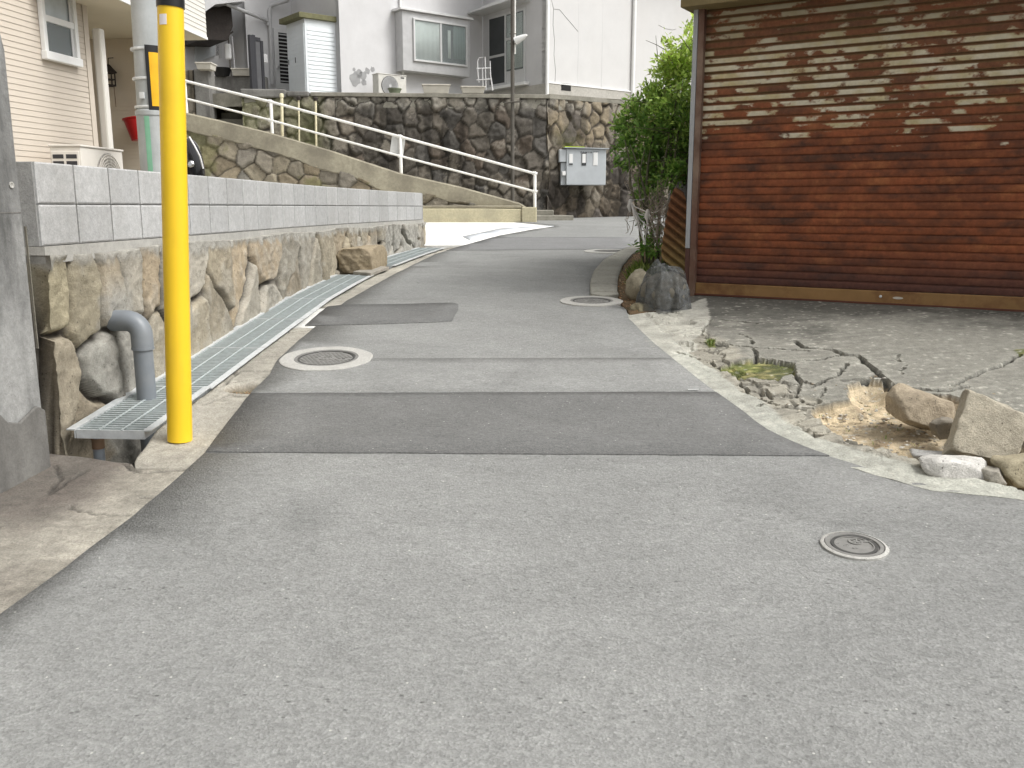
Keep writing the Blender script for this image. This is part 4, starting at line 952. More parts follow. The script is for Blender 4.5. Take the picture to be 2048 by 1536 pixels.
# shed
K6 = at_y(613, 150, 22.45).to_2d()
SHA = Fr(K6, dA); SHB = Fr(K6+dB*1.0, -dB)
sh = thing('garden_shed', (K6.x+.3, K6.y+.5, Z0), 'white ribbed storage shed with an olive roof beside the grey house', 'shed')
uS = SHA.u(676, 120); zS = SHA.z(620, 38)
MB().box(SHA, 0, uS, Z0+.0, zS, -1.0, 0).build('body', M['shed'], sh, .006)
mb = MB(); n_ = 16
for i in range(n_):
    z = Z0+.08+(zS-Z0-.25)*i/n_; h = (zS-Z0-.25)/n_
    P = [(SHA.P(u, z, .001), SHA.P(u, z+h-.008, .001), SHA.P(u, z+h*.5, .012)) for u in (.07, uS-.07)]
    mb.add([P[0][0], P[1][0], P[1][1], P[0][1], SHA.P(.07, z+.01, .012), SHA.P(uS-.07, z+.01, .012), SHA.P(uS-.07, z+h-.02, .004), SHA.P(.07, z+h-.02, .004)], [(0, 1, 5, 4), (4, 5, 6, 7), (7, 6, 2, 3)])
mb.build('panel_ribs', M['shed'], sh)
for a, b, n__ in ((.03, .52, .004), (.45, .97, .022)):
    d_ = MB().box(SHB, a, b, Z0+.02, zS-.10, .001, n__).build('door', M['shed'], sh, .003)
    mb = MB()
    for i in range(n_): z = Z0+.1+(zS-Z0-.25)*i/n_; mb.box(SHB, a+.02, b-.02, z, z+.07, n__+.0004, n__+.005)
    mb.build('door_ribs', M['shed'], d_)
    MB().box(SHB, a+.03, a+.06, Z0+.85, Z0+.97, n__+.006, n__+.012).build('handle', M['alu_dark'], d_)
rz = zS
Pq = [SHB.P(-.06, rz+.0, .16), SHA.P(.0, rz+.0, .08)+SHB.n.to_3d()*.16, SHA.P(uS+.06, rz+.0, .08), SHA.P(uS+.06, rz+.0, -1.05)]
Pq2 = [Vector((p.x, p.y, p.z+.12)) for p in Pq]
MB().hexa(Pq+Pq2).build('roof', M['olive'], sh, .01)
# condenser of the grey house, on the ledge
def condenser(loc, d, wd, hg, dp, label, group, fan_right, mat):
    """loc: front left bottom corner, d direction along the front"""
    f = Fr(Vector(loc).to_2d(), d); z = loc[2]; t = thing('air_conditioner', f.P(wd/2, z, -dp/2), label, 'air conditioner', group)
    MB().box(f, 0, wd, z+.04, z+hg, -dp, 0).build('casing', mat, t, .008)
    MB().box(f, -.012, wd+.012, z+hg+.001, z+hg+.02, -dp-.01, .012).build('lid', mat, t, .006)
    uc = wd*(.62 if fan_right else .40); zc = z+.04+(hg-.04)*.5; r_ = min(hg*.43, wd*.3)
    rot = f.n.to_3d().to_track_quat('Z', 'Y').to_matrix(); c = f.P(uc, zc, .0)
    m = MB(); m.lathe((0, 0, 0), [(r_, .001), (r_, .006), (r_*.97, .006), (r_*.96, .002)], 40); m.v = [tuple(c+rot@Vector(v)) for v in m.v]; m.build('fan_opening', M['alu_dark'] if not fan_right else plain('fan_shadow', (.40, .38, .35), .6), t)
    m = MB()
    for k in range(1, 9):
        r1 = r_*k/8.6; m.lathe((0, 0, 0), [(r1-.004, .012), (r1-.004, .018), (r1+.004, .018), (r1+.004, .012), (r1-.004, .012)], 40)
    for k in range(14):
        a = 2*math.pi*k/14; m.tube([(r_*.1*math.cos(a), r_*.1*math.sin(a), .013), (r_*math.cos(a), r_*math.sin(a), .013)], .003, 5)
    m.lathe((0, 0, 0), [(r_*.16, .012), (r_*.16, .022), (.001, .024)], 24)
    m.v = [tuple(c+rot@Vector(v)) for v in m.v]; m.build('fan_grille', mat if fan_right else M['gutter'], t)
    for k in (.08, .78): MB().box(f, wd*k, wd*k+.06, z, z+.039, -dp, .01).build('foot', M['black'], t)
    return f, z, t
l = WB.P(WB.u(757, 170, .75), Z0, .75)
f, z, t = condenser(l, dA, .78, .56, .28, 'beige air conditioner unit with a dark fan standing on the ledge beside the bay window', None, False, M['beige'] if 'beige' in M else plain('unit_beige', (.60, .585, .54), .5))
MB().box(f, .62, .72, z+.50, z+.53, .001, .003).build('badge', M['alu_dark'], t)

# things on the ledge
LG = Fr(FA.P(0, 0, -.18).to_2d(), FA.d)
def planter(px0, px1, ytop, ybot, fr, label, mat, group, d=.26, n=0, name='planter_box'):
    u0, u1 = fr.u(px0, ybot), fr.u(px1, ybot); zb = fr.z((px0+px1)/2, ybot); zt = fr.z((px0+px1)/2, ytop); w_ = u1-u0
    t = thing(name, fr.P((u0+u1)/2, zb, -d/2), label, 'planter', group); s = w_*.06
    m = MB(); P = lambda u, z, n_: fr.P(u, z, n_)
    m.hexa([P(u0+s, zb, -.03), P(u1-s, zb, -.03), P(u1-s, zb, -d+.03), P(u0+s, zb, -d+.03), P(u0, zt-.03, 0), P(u1, zt-.03, 0), P(u1, zt-.03, -d), P(u0, zt-.03, -d)]); m.build('tub', mat, t, .008)
    m = MB()
    for a, b, c, e in ((u0-.015, u1+.015, -.03, .015), (u0-.015, u1+.015, -d-.015, -d+.03), (u0-.015, u0+.03, -d+.031, -.031), (u1-.03, u1+.015, -d+.031, -.031)): m.box(fr, a, b, zt-.029, zt, c, e)
    m.build('rim', mat, t, .005); MB().box(fr, u0+.031, u1-.031, zt-.028, zt-.02, -d+.031, -.031).build('soil', M['soil'], t)
    return t
planter(845, 900, 168, 186, LG, 'long beige planter box on the ledge below the bay window', M['terracotta'], 'planters on the ledge')
planter(923, 970, 172, 186, LG, 'beige planter box on the ledge left of the glazed door', M['terracotta'], 'planters on the ledge')
PLR = Fr((-9, 21.25), (1, 0), (0, -1)); 
planter(392, 422, 124, 138, Fr((-9, 21.05), (1, 0), (0, -1)), 'cream planter box on top of the narrow concrete pier', M['terracotta'], 'planters by the gate', .4)
IF2 = Fr((-9.5, 22.8), (1, 0), (0, -1))
planter(463, 502, 136, 151, IF2, 'beige planter box on the streaked wall beside the dark gate', M['terracotta'], 'planters by the gate')
zb = IF2.z(440, 152); c = IF2.P(IF2.u(440, 140), zb, -.16)
bas = thing('basin', c, 'round black basin on the streaked wall between two planters', 'basin')
MB().lathe(c, [(.15, 0), (.20, .10), (.25, .19), (.26, .20), (.235, .195), (.18, .09), (.1, .03)], 28).build('bowl', M['black'], bas, 0, True)
c = LG.P(LG.u(789, 178), Z0+.006, -.1); pt = thing('plant_pot', c, 'green pot with weeds in front of the beige air conditioner', 'plant pot')
MB().lathe(c, [(.11, 0), (.15, .11), (.165, .115), (.165, .135), (.14, .135), (.13, .10)], 20).build('pot', plain('green_pot', (.19, .22, .15), .6), pt, 0, True)
# folded rack
rk = thing('drying_rack', LG.P(LG.u(970), Z0, -.2), 'thin grey metal drying rack leaning by the glazed door', 'drying rack')
RK = Fr(LG.P(0, 0, -.25).to_2d(), LG.d)
for line in ([(955, 122), (956, 150), (958, 165)], [(958, 116), (970, 114), (972, 180)], [(955, 122), (958, 116)], [(980, 122), (981, 150), (986, 180)], [(953, 137), (982, 136)], [(953, 160), (983, 158)], [(965, 136), (966, 182)], [(980, 145), (985, 182)]):
    MB().tube([RK.P(*RK.uz(*p)) for p in line], .013, 8).build('tube', M['alu'], rk, 0, True)
# gas meter
gf = Fr(WX2.P(.5, 0, .02).to_2d(), (1, 0), (0, -1)); gf = Fr((WX2.P(2.1, 0, .3).x-3, WX2.P(2.1, 0).y-.25), (1, 0), (0, -1))
gu, gz = gf.uz(456, 104); gm = thing('gas_meter', gf.P(gu, gz), 'white gas meter with thin pipes on the wall left of the dark gate', 'meter')
MB().box(gf, gu-.08, gu+.08, gz-.18, gz+.2, -.1, .02).build('meter', M['white'], gm, .04)
MB().tube([gf.P(gu+.02, gz+.2, -.04), gf.P(gu+.02, gz+.4, -.04), gf.P(gu+.15, gz+.5, -.04)], .018, 8).build('pipe', M['post_brown'], gm, 0, True)
MB().tube([gf.P(gu+.02, gz-.18, -.04), gf.P(gu+.04, gz-.6, -.04)], .022, 8).build('pipe', M['post_brown'], gm, 0, True)
MB().tube([gf.P(gf.u(471), gf.z(471, 72)), gf.P(gf.u(473), gf.z(473, 140))], .02, 8).build('pipe', M['gutter'], gm, 0, True)
# gate leaf, open
GF = Fr(at_y(500, 120, 22.3).to_2d(), (.55, .83)); g1 = GF.u(527, 120)
gt = thing('gate', GF.P(g1/2, Z0-.1), 'open charcoal metal gate leaf in front of the grey house', 'gate')
zt0, zt1 = GF.z(502, 70), GF.z(524, 82); zb0 = Z0+.0
MB().box(GF, 0, .10, zb0-.3, zt0, -.05, .03).build('post', M['alu_dark'], gt, .006)
MB().box(GF, .11, g1-.06, zb0+.08, zt1+.03, -.03, 0).build('panel', plain('charcoal_panel', (.10, .10, .105), .5), gt)
for a, b, c_, d_ in ((.105, .18, zb0-.02, zt1+.10), (g1-.08, g1, zb0-.02, zt1+.0), ): MB().box(GF, a, b, c_, d_, -.045, .02).build('stile', M['alu_dark'], gt, .004)
MB().box(GF, .181, g1-.081, zt1-.02, zt1+.06, -.04, .015).build('top_rail', M['alu_dark'], gt); MB().box(GF, .181, g1-.081, zb0-.02, zb0+.06, -.04, .015).build('bottom_rail', M['alu_dark'], gt)
MB().box(GF, g1+.002, g1+.12, GF.z(527, 125), GF.z(527, 108), -.04, .02).build('lock', M['gutter'], gt, .01)

# ------------------------------------------------------------------ cream house
th = R(9); dC = Vector((math.sin(th), math.cos(th))); nC = Vector((math.cos(th), -math.sin(th)))
ch_ = thing('house', (-5.5, 9, 1.35), 'cream lap-sided house with a white window behind the block wall', 'house')
CC0 = at_y(186, 200, 9.9).to_2d(); WM = Fr(CC0-dC*8, dC, nC)
GZ0 = 1.33; SOF = CH+2.05
def siding(fr, u0, u1, z0, z1, pitch, mat, name, parent, depth=.006, back=.2, holes=()):
    m = MB(); m.box(fr, u0, u1, z0, z1, -back, 0); k = int(round((z1-z0)/pitch)); p = (z1-z0)/k
    for i in range(k):
        a = z0+i*p; m.add([fr.P(u0, a+.004, .0006), fr.P(u1, a+.004, .0006), fr.P(u1, a+.004, depth), fr.P(u0, a+.004, depth), fr.P(u1, a+p, .0012), fr.P(u0, a+p, .0012)], [(0, 1, 2, 3), (3, 2, 4, 5)])
    return m.build(name, mat, parent)
siding(WM, 0, 8, GZ0-.2, 6.5, .054, M['cream_wall'], 'wall', ch_)
MB().box(WM, 7.93, 8.012, GZ0-.1, 6.4, .0075, .014).build('corner_trim', M['cream_wall'], ch_, .003)
CB = Fr(CC0+dC*1.75-nC*1.0, nC, -dC); cbE = CB.u(352, 200)
siding(CB, -.2, cbE, GZ0-.2, SOF-.003, .045, plain('porch_siding', (.66, .58, .47), .7, 0, .03, 4), 'porch_wall', ch_, .004)
MB().box(WM, 7.85, 7.99, GZ0-.1, SOF, -1.9, -.21).build('side_wall', M['soffit'], ch_)
# overhanging upper floor
o1 = at_y(413, 73, 11.85); o0 = at_y(234, 0, 9.62)
OD = (o1-o0).to_2d().normalized(); OF = Fr(o1.to_2d()-OD*2.9, OD)
MB().box(OF, 0, 2.9, SOF, SOF+.03, -1.6, 0).build('soffit', M['soffit'], ch_)
siding(OF, 0, 2.9, SOF+.031, 6.5, .055, M['white_siding'], 'upper_wall', ch_, .006, 1.6)
MB().box(OF, 0, 2.9, SOF+.002, SOF+.03, .0005, .015).build('soffit_trim', M['white'], ch_)
MB().box(WM, -.3, 8.0, 6.503, 6.8, -7, .5).build('roof', M['roof'], ch_)
# downpipe
cp = WM.P(8.06, 0, .05); MB().box(Fr(CC0+dC*.07, dC, nC), 0, .09, GZ0-.1, WM.z(200, 62), .0, .10).build('downpipe', M['white_siding'], ch_, .02)
# window
n0_ = .03; uA, uB_ = WM.u(83, 60, n0_), WM.u(152, 60, n0_); zB_ = WM.z(118, 119, n0_); zT_ = zB_+(WM.z(120, 45, n0_)-zB_)/.47
wn = thing('x', (0, 0, 0), None, None); bpy.data.objects.remove(wn)
def window(fr, u0, u1, z0, z1, parent, n=.008):
    m = MB(); w_ = .05
    m.box(fr, u0, u1, z1-w_, z1, n, n+.05); m.box(fr, u0-.01, u1+.01, z0-.03, z0+w_, n, n+.065); m.box(fr, u0, u0+w_, z0+w_+.001, z1-w_-.001, n, n+.049); m.box(fr, u1-w_, u1, z0+w_+.001, z1-w_-.001, n, n+.049)
    o = m.build('window', M['white'], parent, .006)
    zm = z0+(z1-z0)*.47
    MB().box(fr, u0+w_+.001, u1-w_-.001, zm-.03, zm+.03, n, n+.04).build('meeting_rail', M['white'], o, .004)
    MB().box(fr, u0+w_, u1-w_, z0+w_, zm-.031, n+.001, n+.012).build('screen', M['screen'], o)
    MB().box(fr, u0+w_, u1-w_, zm+.031, z1-w_, n+.001, n+.012).build('frosted_pane', plain('frosted_glass', (.52, .57, .60), .25), o)
    MB().box(fr, u0+w_, u1-w_, z0+w_, zm-.031, n+.02, n+.024).build('pane', M['glass'], o)
    MB().box(fr, u1-w_-.05, u1-w_-.005, z0+w_, z1-w_, n+.025, n+.03).build('screen_edge', M['alu'], o)
    return o
window(WM, uA, uB_, zB_, zT_, ch_)
# condenser of the cream house
a = at_y(161, 300, 8.75); fr_d = Vector((math.sin(R(4)), math.cos(R(4))))
beige = plain('unit_beige_near', (.74, .70, .64), .5, 0, .04)
zc = at_y(161, 289, 8.75).z-.60
f, z, t = condenser((a.x, a.y, zc), fr_d, .80, .58, .30, 'beige air conditioner unit standing behind the block wall beside the cream house', None, True, beige)
AF = Fr(f.P(0, 0, -.30).to_2d(), f.n, -f.d)
mb = MB(); mc = MB()
mc.box(AF, .015, .285, z+.06, z+.54, .001, .012)
for r_ in range(7):
    for c_ in range(2): mb.box(AF, .03+c_*.13, .03+c_*.13+.105, z+.10+r_*.062, z+.10+r_*.062+.038, .0125, .0145)
mc.build('side_panel', beige, t, .004); mb.build('side_grille', M['alu_dark'], t)
# lantern bird house and bucket on the porch wall
bu, bz = CB.uz(218, 150, .12); bh = thing('birdhouse', CB.P(bu, bz, .12), 'small dark brown hanging birdhouse on the cream porch wall', 'birdhouse')
c = CB.P(bu, bz, .12)
MB().lathe(c+Vector((0, 0, .02)), [(.10, 0), (.10, .012), (.015, .105)], 4).build('roof', M['dark_brown'], bh)
for sx in (-1, 1):
    for sy in (-1, 1): MB().tube([c+Vector((sx*.05, sy*.05, .02)), c+Vector((sx*.05, sy*.05, -.12))], .008, 6).build('post', M['dark_brown'], bh)
MB().lathe(c+Vector((0, 0, -.135)), [(.08, 0), (.08, .02)], 4).build('tray', M['dark_brown'], bh); MB().lathe(c+Vector((0, 0, -.06)), [(.075, 0), (.075, .012)], 4).build('shelf', M['dark_brown'], bh)
MB().tube([c+Vector((0, 0, .12)), c+Vector((0, .02, .2)), CB.P(bu, bz+.22, 0)], .005, 6).build('hook', M['dark_brown'], bh)
MB().tube([c+Vector((.05, 0, -.135)), c+Vector((.055, 0, -.38))], .005, 6).build('cord', M['twig'], bh)
bu, bz = CB.uz(274, 257, .16); c = CB.P(bu, bz, .16); bk_ = thing('bucket', c, 'red plastic bucket hanging on the cream porch wall', 'bucket')
m = MB(); m.lathe((0, 0, -.14), [(.095, 0), (.135, .25), (.148, .255), (.148, .27), (.13, .27), (.09, .03)], 28); rt = Matrix.Rotation(R(-9), 3, 'Y'); m.v = [tuple(c+rt@Vector(v)) for v in m.v]; m.build('tub', M['red'], bk_, 0, True)
MB().tube([c+Vector((-.02, .06, .12)), c+Vector((0, .15, .17)), c+Vector((.04, .16, .14))], .006, 6).build('hook', M['white'], bk_, 0, True)
# black scooter behind the wall
c = at_y(378, 335, 7.9)
sc = thing('scooter', (c.x, c.y, 1.35), 'glossy black scooter front standing behind the block wall right of the yellow post', 'scooter')
SFm = Fr(at_y(362, 335, 7.9).to_2d(), (1, .15))
prof = [SFm.uz(*p) for p in ((352, 268), (372, 270), (382, 279), (391, 297), (397, 318), (401, 340), (402, 372), (352, 372))]
V = []; k = len(prof); L_ = 5
for j in range(L_):
    n_ = -.5+.5*j/(L_-1); s = math.sin(math.pi*(.18+.64*j/(L_-1)))
    for u, z in prof: V.append(SFm.P(prof[0][0]+(u-prof[0][0])*s, 1.3+(z-1.3)*(.86+.14*s), n_))
F_ = [(j*k+i, j*k+(i+1) % k, (j+1)*k+(i+1) % k, (j+1)*k+i) for j in range(L_-1) for i in range(k)]+[tuple(range(k))[::-1], tuple((L_-1)*k+i for i in range(k))]
o = np_mesh('leg_shield', V, F_, M['rubber'], sc, None, True); ms = o.modifiers.new('subdivision', 'SUBSURF'); ms.levels = ms.render_levels = 2
q = SFm.P(*SFm.uz(381, 328), -.02); m = MB(); m.lathe((0, 0, 0), [(.03, 0), (.03, .012), (.018, .022)], 18); rt = Vector((0, -1, .1)).to_track_quat('Z', 'Y').to_matrix(); m.v = [tuple(q+rt@Vector(v)) for v in m.v]; m.build('reflector', M['chrome'], sc, 0, True)
MB().tube([SFm.P(*SFm.uz(374, 272), -.1), SFm.P(*SFm.uz(386, 290), -.06), SFm.P(*SFm.uz(397, 312), -.07), SFm.P(*SFm.uz(402, 336), -.1)], .007, 8).build('edge_trim', M['white'], sc, 0, True)

# ------------------------------------------------------------------ utility pole
up = at_y(297, 200, 9.0); UX, UY = up.x+.02, 9.0
ut = thing('utility_pole', (UX, UY, 1.33), 'thick grey concrete utility pole between the cream house and the yellow post', 'utility pole')
zj = at_y(297, 226, 9).z
MB().tube([(UX+.02, UY, 1.2), (UX+.01, UY, zj)], [.155, .150], 40).build('shaft', M['pole'], ut, 0, True)
MB().tube([(UX+.01, UY, zj+.001), (UX+.11, UY, 9)], [.139, .12], 40).build('shaft', M['pole'], ut, 0, True)
MB().lathe((UX+.01, UY, zj-.03), [(.158, 0), (.158, .04), (.145, .05)], 40).build('collar', M['pole'], ut, 0, True)
for y_ in (98, 158, 215): z = at_y(297, y_, 8.85).z; MB().lathe((UX, UY, z), [(.146, 0), (.149, .006), (.149, .018), (.146, .024)], 40).build('band', M['galv'], ut, 0, True)
z = at_y(290, 191, 8.85).z; MB().box(Fr((UX-.04, UY-.145), (1, 0), (0, -1)), 0, .045, z-.03, z+.03, 0, .02).build('clip', M['galv'], ut, .003)
def arc(cx, cy, r_, a0, a1, z0, z1, t_, name, mat, parent, n=18, lean=0):
    V = []
    for i in range(n+1):
        a = a0+(a1-a0)*i/n
        for (rr_, zz) in ((r_, z0), (r_, z1), (r_+t_, z1), (r_+t_, z0)): V.append((cx+rr_*math.cos(a)+lean*(zz-z0), cy+rr_*math.sin(a), zz))
    F_ = [(i*4+j, i*4+4+j, i*4+4+(j+1) % 4, i*4+(j+1) % 4) for i in range(n) for j in range(4)]+[(0, 1, 2, 3), tuple(n*4+j for j in (3, 2, 1, 0))]
    return np_mesh(name, V, F_, mat, parent, None, False)
z0_, z1_ = at_y(310, 224, 8.85).z, at_y(310, 89, 8.85).z
hz = thing('hazard_plate', (UX+.1, UY-.1, z0_), 'curved black and yellow warning plate wrapped around the utility pole', 'warning plate')
arc(UX+.01, UY, .150, R(-80), R(20), z0_, z1_, .004, 'backing', M['black'], hz)
arc(UX+.01, UY, .1545, R(-68), R(8), z0_+.055, z1_-.065, .003, 'yellow_stripe', M['sign_yellow'], hz)
z0_ = 1.45; arc(UX+.012, UY, .1555, R(-100), R(-82), z0_, at_y(297, 232, 8.85).z, .002, 'green_tape', M['green_tape'], ut)

# yellow guard post
b = hit(360, 882, ROADZ); bz = float(zr(b[1])); tp = at_y(341, 14, b[1])
yp = thing('yellow_post', (b[0], b[1], bz), 'tall bright yellow plastic guard post with a black cap beside the drain', 'post')
base = Vector((b[0], b[1], bz+.004)); ax = (tp-base)
MB().tube([base, base+ax*.5, tp], [.0595, .059, .0575], 40).build('tube', M['yellow'], yp, 0, True)
cu = ax.normalized()
MB().tube([tp-cu*.004, tp+cu*.035, tp+cu*.045], [.0615, .0615, .052], 40).build('cap', M['black'], yp, 0, True)
sx = Vector((-.05, -1, 0)).normalized(); s0 = tp-cu*.115+Vector((0, 0, 0))
an = math.atan2(-1, -.28); V = []
for i in range(9):
    a = an-.32+.64*i/8
    for rr_, zz in ((.0577, .03), (.0577, .075), (.0590, .075), (.0590, .03)): p = tp-cu*.115+cu*zz; V.append((p.x+rr_*math.cos(a), p.y+rr_*math.sin(a), p.z))
np_mesh('sticker', V, [(i*4+j, i*4+4+j, i*4+4+(j+1) % 4, i*4+(j+1) % 4) for i in range(8) for j in range(4)]+[(0, 1, 2, 3), (35, 34, 33, 32)], M['sticker'], yp, None, False)

# PVC pipe
pb = hit(294, 800, lambda x, y: float(zr(y))+.02); PXc, PYc = pb; pz = float(zr(PYc))+.03; top_ = at_y(0, 640, PYc).z
pv = thing('drain_pipe', (PXc, PYc, pz), 'grey plastic pipe bending out of the stone wall down to the first drain grate', 'pipe')
h0 = top_-.0; r_ = .052
MB().tube([(PXc, PYc, pz-.3), (PXc, PYc, h0-.09)], r_, 32).build('pipe', M['pvc'], pv, 0, True)
arcp = [(PXc-.085+.085*math.cos(a), PYc+.01*math.sin(a), h0-.09+.085*math.sin(a)) for a in np.linspace(0, math.pi/2, 9)]
MB().tube([(PXc, PYc, h0-.16)]+arcp+[(PXc-.17, PYc+.03, h0-.006)], [r_*1.13]+[r_*1.13]*10, 32).build('elbow', M['pvc'], pv, 0, True)
MB().tube([(PXc, PYc, h0-.165), (PXc, PYc, h0-.15)], r_*1.16, 32).build('socket_rim', M['pvc'], pv, 0, True)

# ------------------------------------------------------------------ drain gratings
def pathat(y, off):
    i = min(range(len(WPATH)), key=lambda k: abs(WPATH[k][1]-y)); a = WPATH[max(0, i-1)]; b_ = WPATH[min(len(WPATH)-1, i+1)]
    t = Vector((b_[0]-a[0], b_[1]-a[1])).normalized(); return Vector((WX(y), y)), t
def grate(y0, y1, label, lift=.0, w0=.05, w1=.405):
    p0, _ = pathat(y0, 0); p1, _ = pathat(y1, 0); d = (p1-p0).normalized(); n = Vector((d.y, -d.x)); L_ = (p1-p0).length-.012
    za, zb = float(zr(y0))+.02+lift, float(zr(y1))+.02+lift
    def P(s, o, z): q = p0+d*s+n*o; return Vector((q.x, q.y, za+(zb-za)*s/L_+z))
    t = thing('drain_grate', P(L_/2, .25, -.03), label, 'drain grate', 'steel drain grates along the stone wall')
    def hx(m, s0, s1, o0, o1, z0, z1): m.hexa([P(s0, o0, z0), P(s1, o0, z0), P(s1, o1, z0), P(s0, o1, z0), P(s0, o0, z1), P(s1, o0, z1), P(s1, o1, z1), P(s0, o1, z1)])
    for o0, o1 in ((w0-.045, w0), (w1, w1+.04)):
        m = MB(); hx(m, 0, L_, o0, o1, -.004, .002); q = w0-.005 if o0 < .1 else w1; hx(m, 0, L_, q, q+.005, -.045, -.0045); m.build('frame_angle', M['galv'], t)
    m = MB(); k = int(L_/.034)
    for i in range(k+1):
        s = .004+(L_-.012)*i/k; hx(m, s, s+.009, w0+.006, w1-.001, -.020, -.002)
    m.build('cross_bars', M['galv_bar'], t)
    m = MB()
    for f_ in (.34, .67):
        o = w0+(w1-w0)*f_; hx(m, 0, L_, o, o+.010, -.0015, .003)
    m.build('long_bars', M['galv_bar'], t)
    for s in (0, L_-.006):
        m = MB(); hx(m, s, s+.006, w0+.006, w1-.001, -.045, -.0005); m.build('end_bar', M['galv'], t)
    return t
ys = [4.42, 5.2, 6.15, 7.1, 8.05, 9.0, 9.75]
labs = ['nearest steel drain grate, its open end jutting over the pit', 'second steel drain grate from the near end, beside the yellow post and grey pipe', 'third steel drain grate from the near end, beside the left manhole', 'fourth steel drain grate from the near end', 'fifth steel drain grate from the near end, next to the dark rectangular road patch', 'last steel drain grate before the loose stone block']
for i in range(6): grate(ys[i], ys[i+1], labs[i], .012 if i == 0 else 0)
ys = [10.75, 11.75, 12.75, 13.6]
for i, l_ in enumerate(('first steel drain grate beyond the loose stone block', 'middle steel drain grate beyond the loose stone block', 'farthest steel drain grate, at the end of the stone wall')): grate(ys[i], ys[i+1], l_)
# support leg under the first grate
c = pathat(4.46, 0)[0]; lx = Vector((c.x+.12, 4.50, 0)); zb = float(zr(4.45))
sg = thing('support_pipe', (lx.x, lx.y, zb-.35), 'short grey pipe standing in the pit under the first grate', 'pipe')
MB().tube([(lx.x, lx.y, zb-.37), (lx.x, lx.y, zb-.03)], .028, 16).build('pipe', M['pvc'], sg, 0, True)
MB().tube([(lx.x, lx.y, zb-.09), (lx.x, lx.y, zb-.035)], .031, 16).build('rusty_band', plain('rust_band', (.16, .10, .06), .8), sg, 0, True)

# ------------------------------------------------------------------ rocks
def rock(name, c, size, seed, mat_tone, label, cat, group=None, rot=0, planes=9, sub=4, sq=.17, rough=.012, mat=None, tilt=(0, 0)):
    r = np.random.default_rng(seed); bm = bmesh.new(); bmesh.ops.create_icosphere(bm, subdivisions=sub, radius=1)
    V = np.array([v.co for v in bm.verts]); F_ = [tuple(v.index for v in f.verts) for f in bm.faces]; bm.free()
    V *= 1.35 if planes else .92
    for k in range(planes):
        n = r.normal(size=3); n /= np.linalg.norm(n)
        if k < 6: n = np.eye(3)[k % 3]*(1 if k < 3 else -1)+r.normal(size=3)*sq; n /= np.linalg.norm(n)
        dd = .80+.2*r.random() if k >= 6 else .82+.12*r.random(); s = V@n-dd; V = V-np.outer(np.maximum(s, 0)*.96, n)
    V *= np.array(size)/2/.9
    s_ = 6; nn = fbm(V[:, 0]*s_/.3+seed, V[:, 1]*s_/.3, V[:, 2]*s_/.3, 4); V = V*(1+(nn*rough*4/np.mean(size))[:, None])
    rt = np.array(Matrix.Rotation(rot, 3, 'Z')@Matrix.Rotation(tilt[0], 3, 'X')@Matrix.Rotation(tilt[1], 3, 'Y')); V = V@rt.T; V[:, 2] -= V[:, 2].min()
    n2 = fbm(V[:, 0]*14+seed, V[:, 1]*14, V[:, 2]*14, 4); C = np.array(mat_tone)*(1+n2[:, None]*.5)
    V += np.array(c); o = np_mesh(name, V, F_, mat or M['stone'], None, np.clip(C, .02, .8)); o.data.transform(Matrix.Translation(-Vector(c))); o.location = c
    if name != 'x': tag(o, label, cat, group)
    return o
def place(px, py, wpx, zoff=0): x, y = gp(px, py); return (x, y, Gs(x, y)+zoff), wpx*y/ray(px, py)[1]
# loose stone block at the drain
p = pathat(10.25, 0)[0]; 
rock('stone_block', (p.x+.20, 10.27, float(zr(10.2))-.02), (.36, .74, .28), 5, (.37, .305, .21), 'squared tan stone block lying over the drain between the grates', 'stone block', None, R(-7), 6, 5, .06, .016)
sb = MB(); c2 = [hit(*q, ROADZ) for q in ((706, 553), (742, 556), (778, 543), (752, 541))]
tag(sb.hexa([(x, y, float(zr(y))+.02) for x, y in c2]+[(x, y, float(zr(y))+.055) for x, y in c2]).build('stone_slab', M['curb'], None, .006), 'thin flat stone slab at the foot of the loose stone block', 'stone slab')
GP = 'loose stones by the broken apron'
c, w_ = place(1975, 925, 160); rock('boulder', (c[0]+.03, c[1]+.10, c[2]-.06), (.30, .15, .31), 21, (.47, .425, .335), 'largest pale stone slab leaning in the dirt at the right edge', 'stone', GP, R(-18), 8, 5, .17, .012, tilt=(R(-24), R(13)))
c, w_ = place(1850, 850, 110); rock('boulder', (c[0], c[1]+.09, c[2]-.05), (.27, .2, .18), 23, (.40, .335, .245), 'brown stone half under the broken slab, left of the largest pale stone', 'stone', GP, R(20), 10, 5, .17, .012, tilt=(R(8), R(14)))
c, w_ = place(1925, 955, 120); rock('boulder', (c[0], c[1]+.04, c[2]-.03), (.245, .13, .095), 27, (.64, .62, .58), 'low white stone lying in front of the largest pale stone', 'stone', GP, R(-12), 9, 4, .17, .012)
c, w_ = place(1985, 962, 40); rock('stone', (c[0], c[1], c[2]-.03), (.085, .08, .07), 31, (.44, .41, .35), 'fist-sized grey stone right of the low white stone', 'stone', GP)
c, w_ = place(2035, 958, 80); rock('stone', (c[0]+.04, c[1]+.05, c[2]-.04), (.24, .14, .12), 33, (.42, .37, .26), 'tan stone cut by the right edge of the picture', 'stone', GP, R(10))
c, w_ = place(1865, 905, 60); rock('stone', (c[0], c[1], c[2]-.055), (.17, .10, .055), 37, (.46, .45, .43), 'flat grey stone in the dirt behind the low white stone', 'stone', GP, R(-20))
c, w_ = place(1650, 866, 30); rock('stone', (c[0], c[1], c[2]-.05), (.085, .06, .05), 41, (.50, .46, .38), 'small stone at the left tip of the dirt hollow', 'stone', GP)
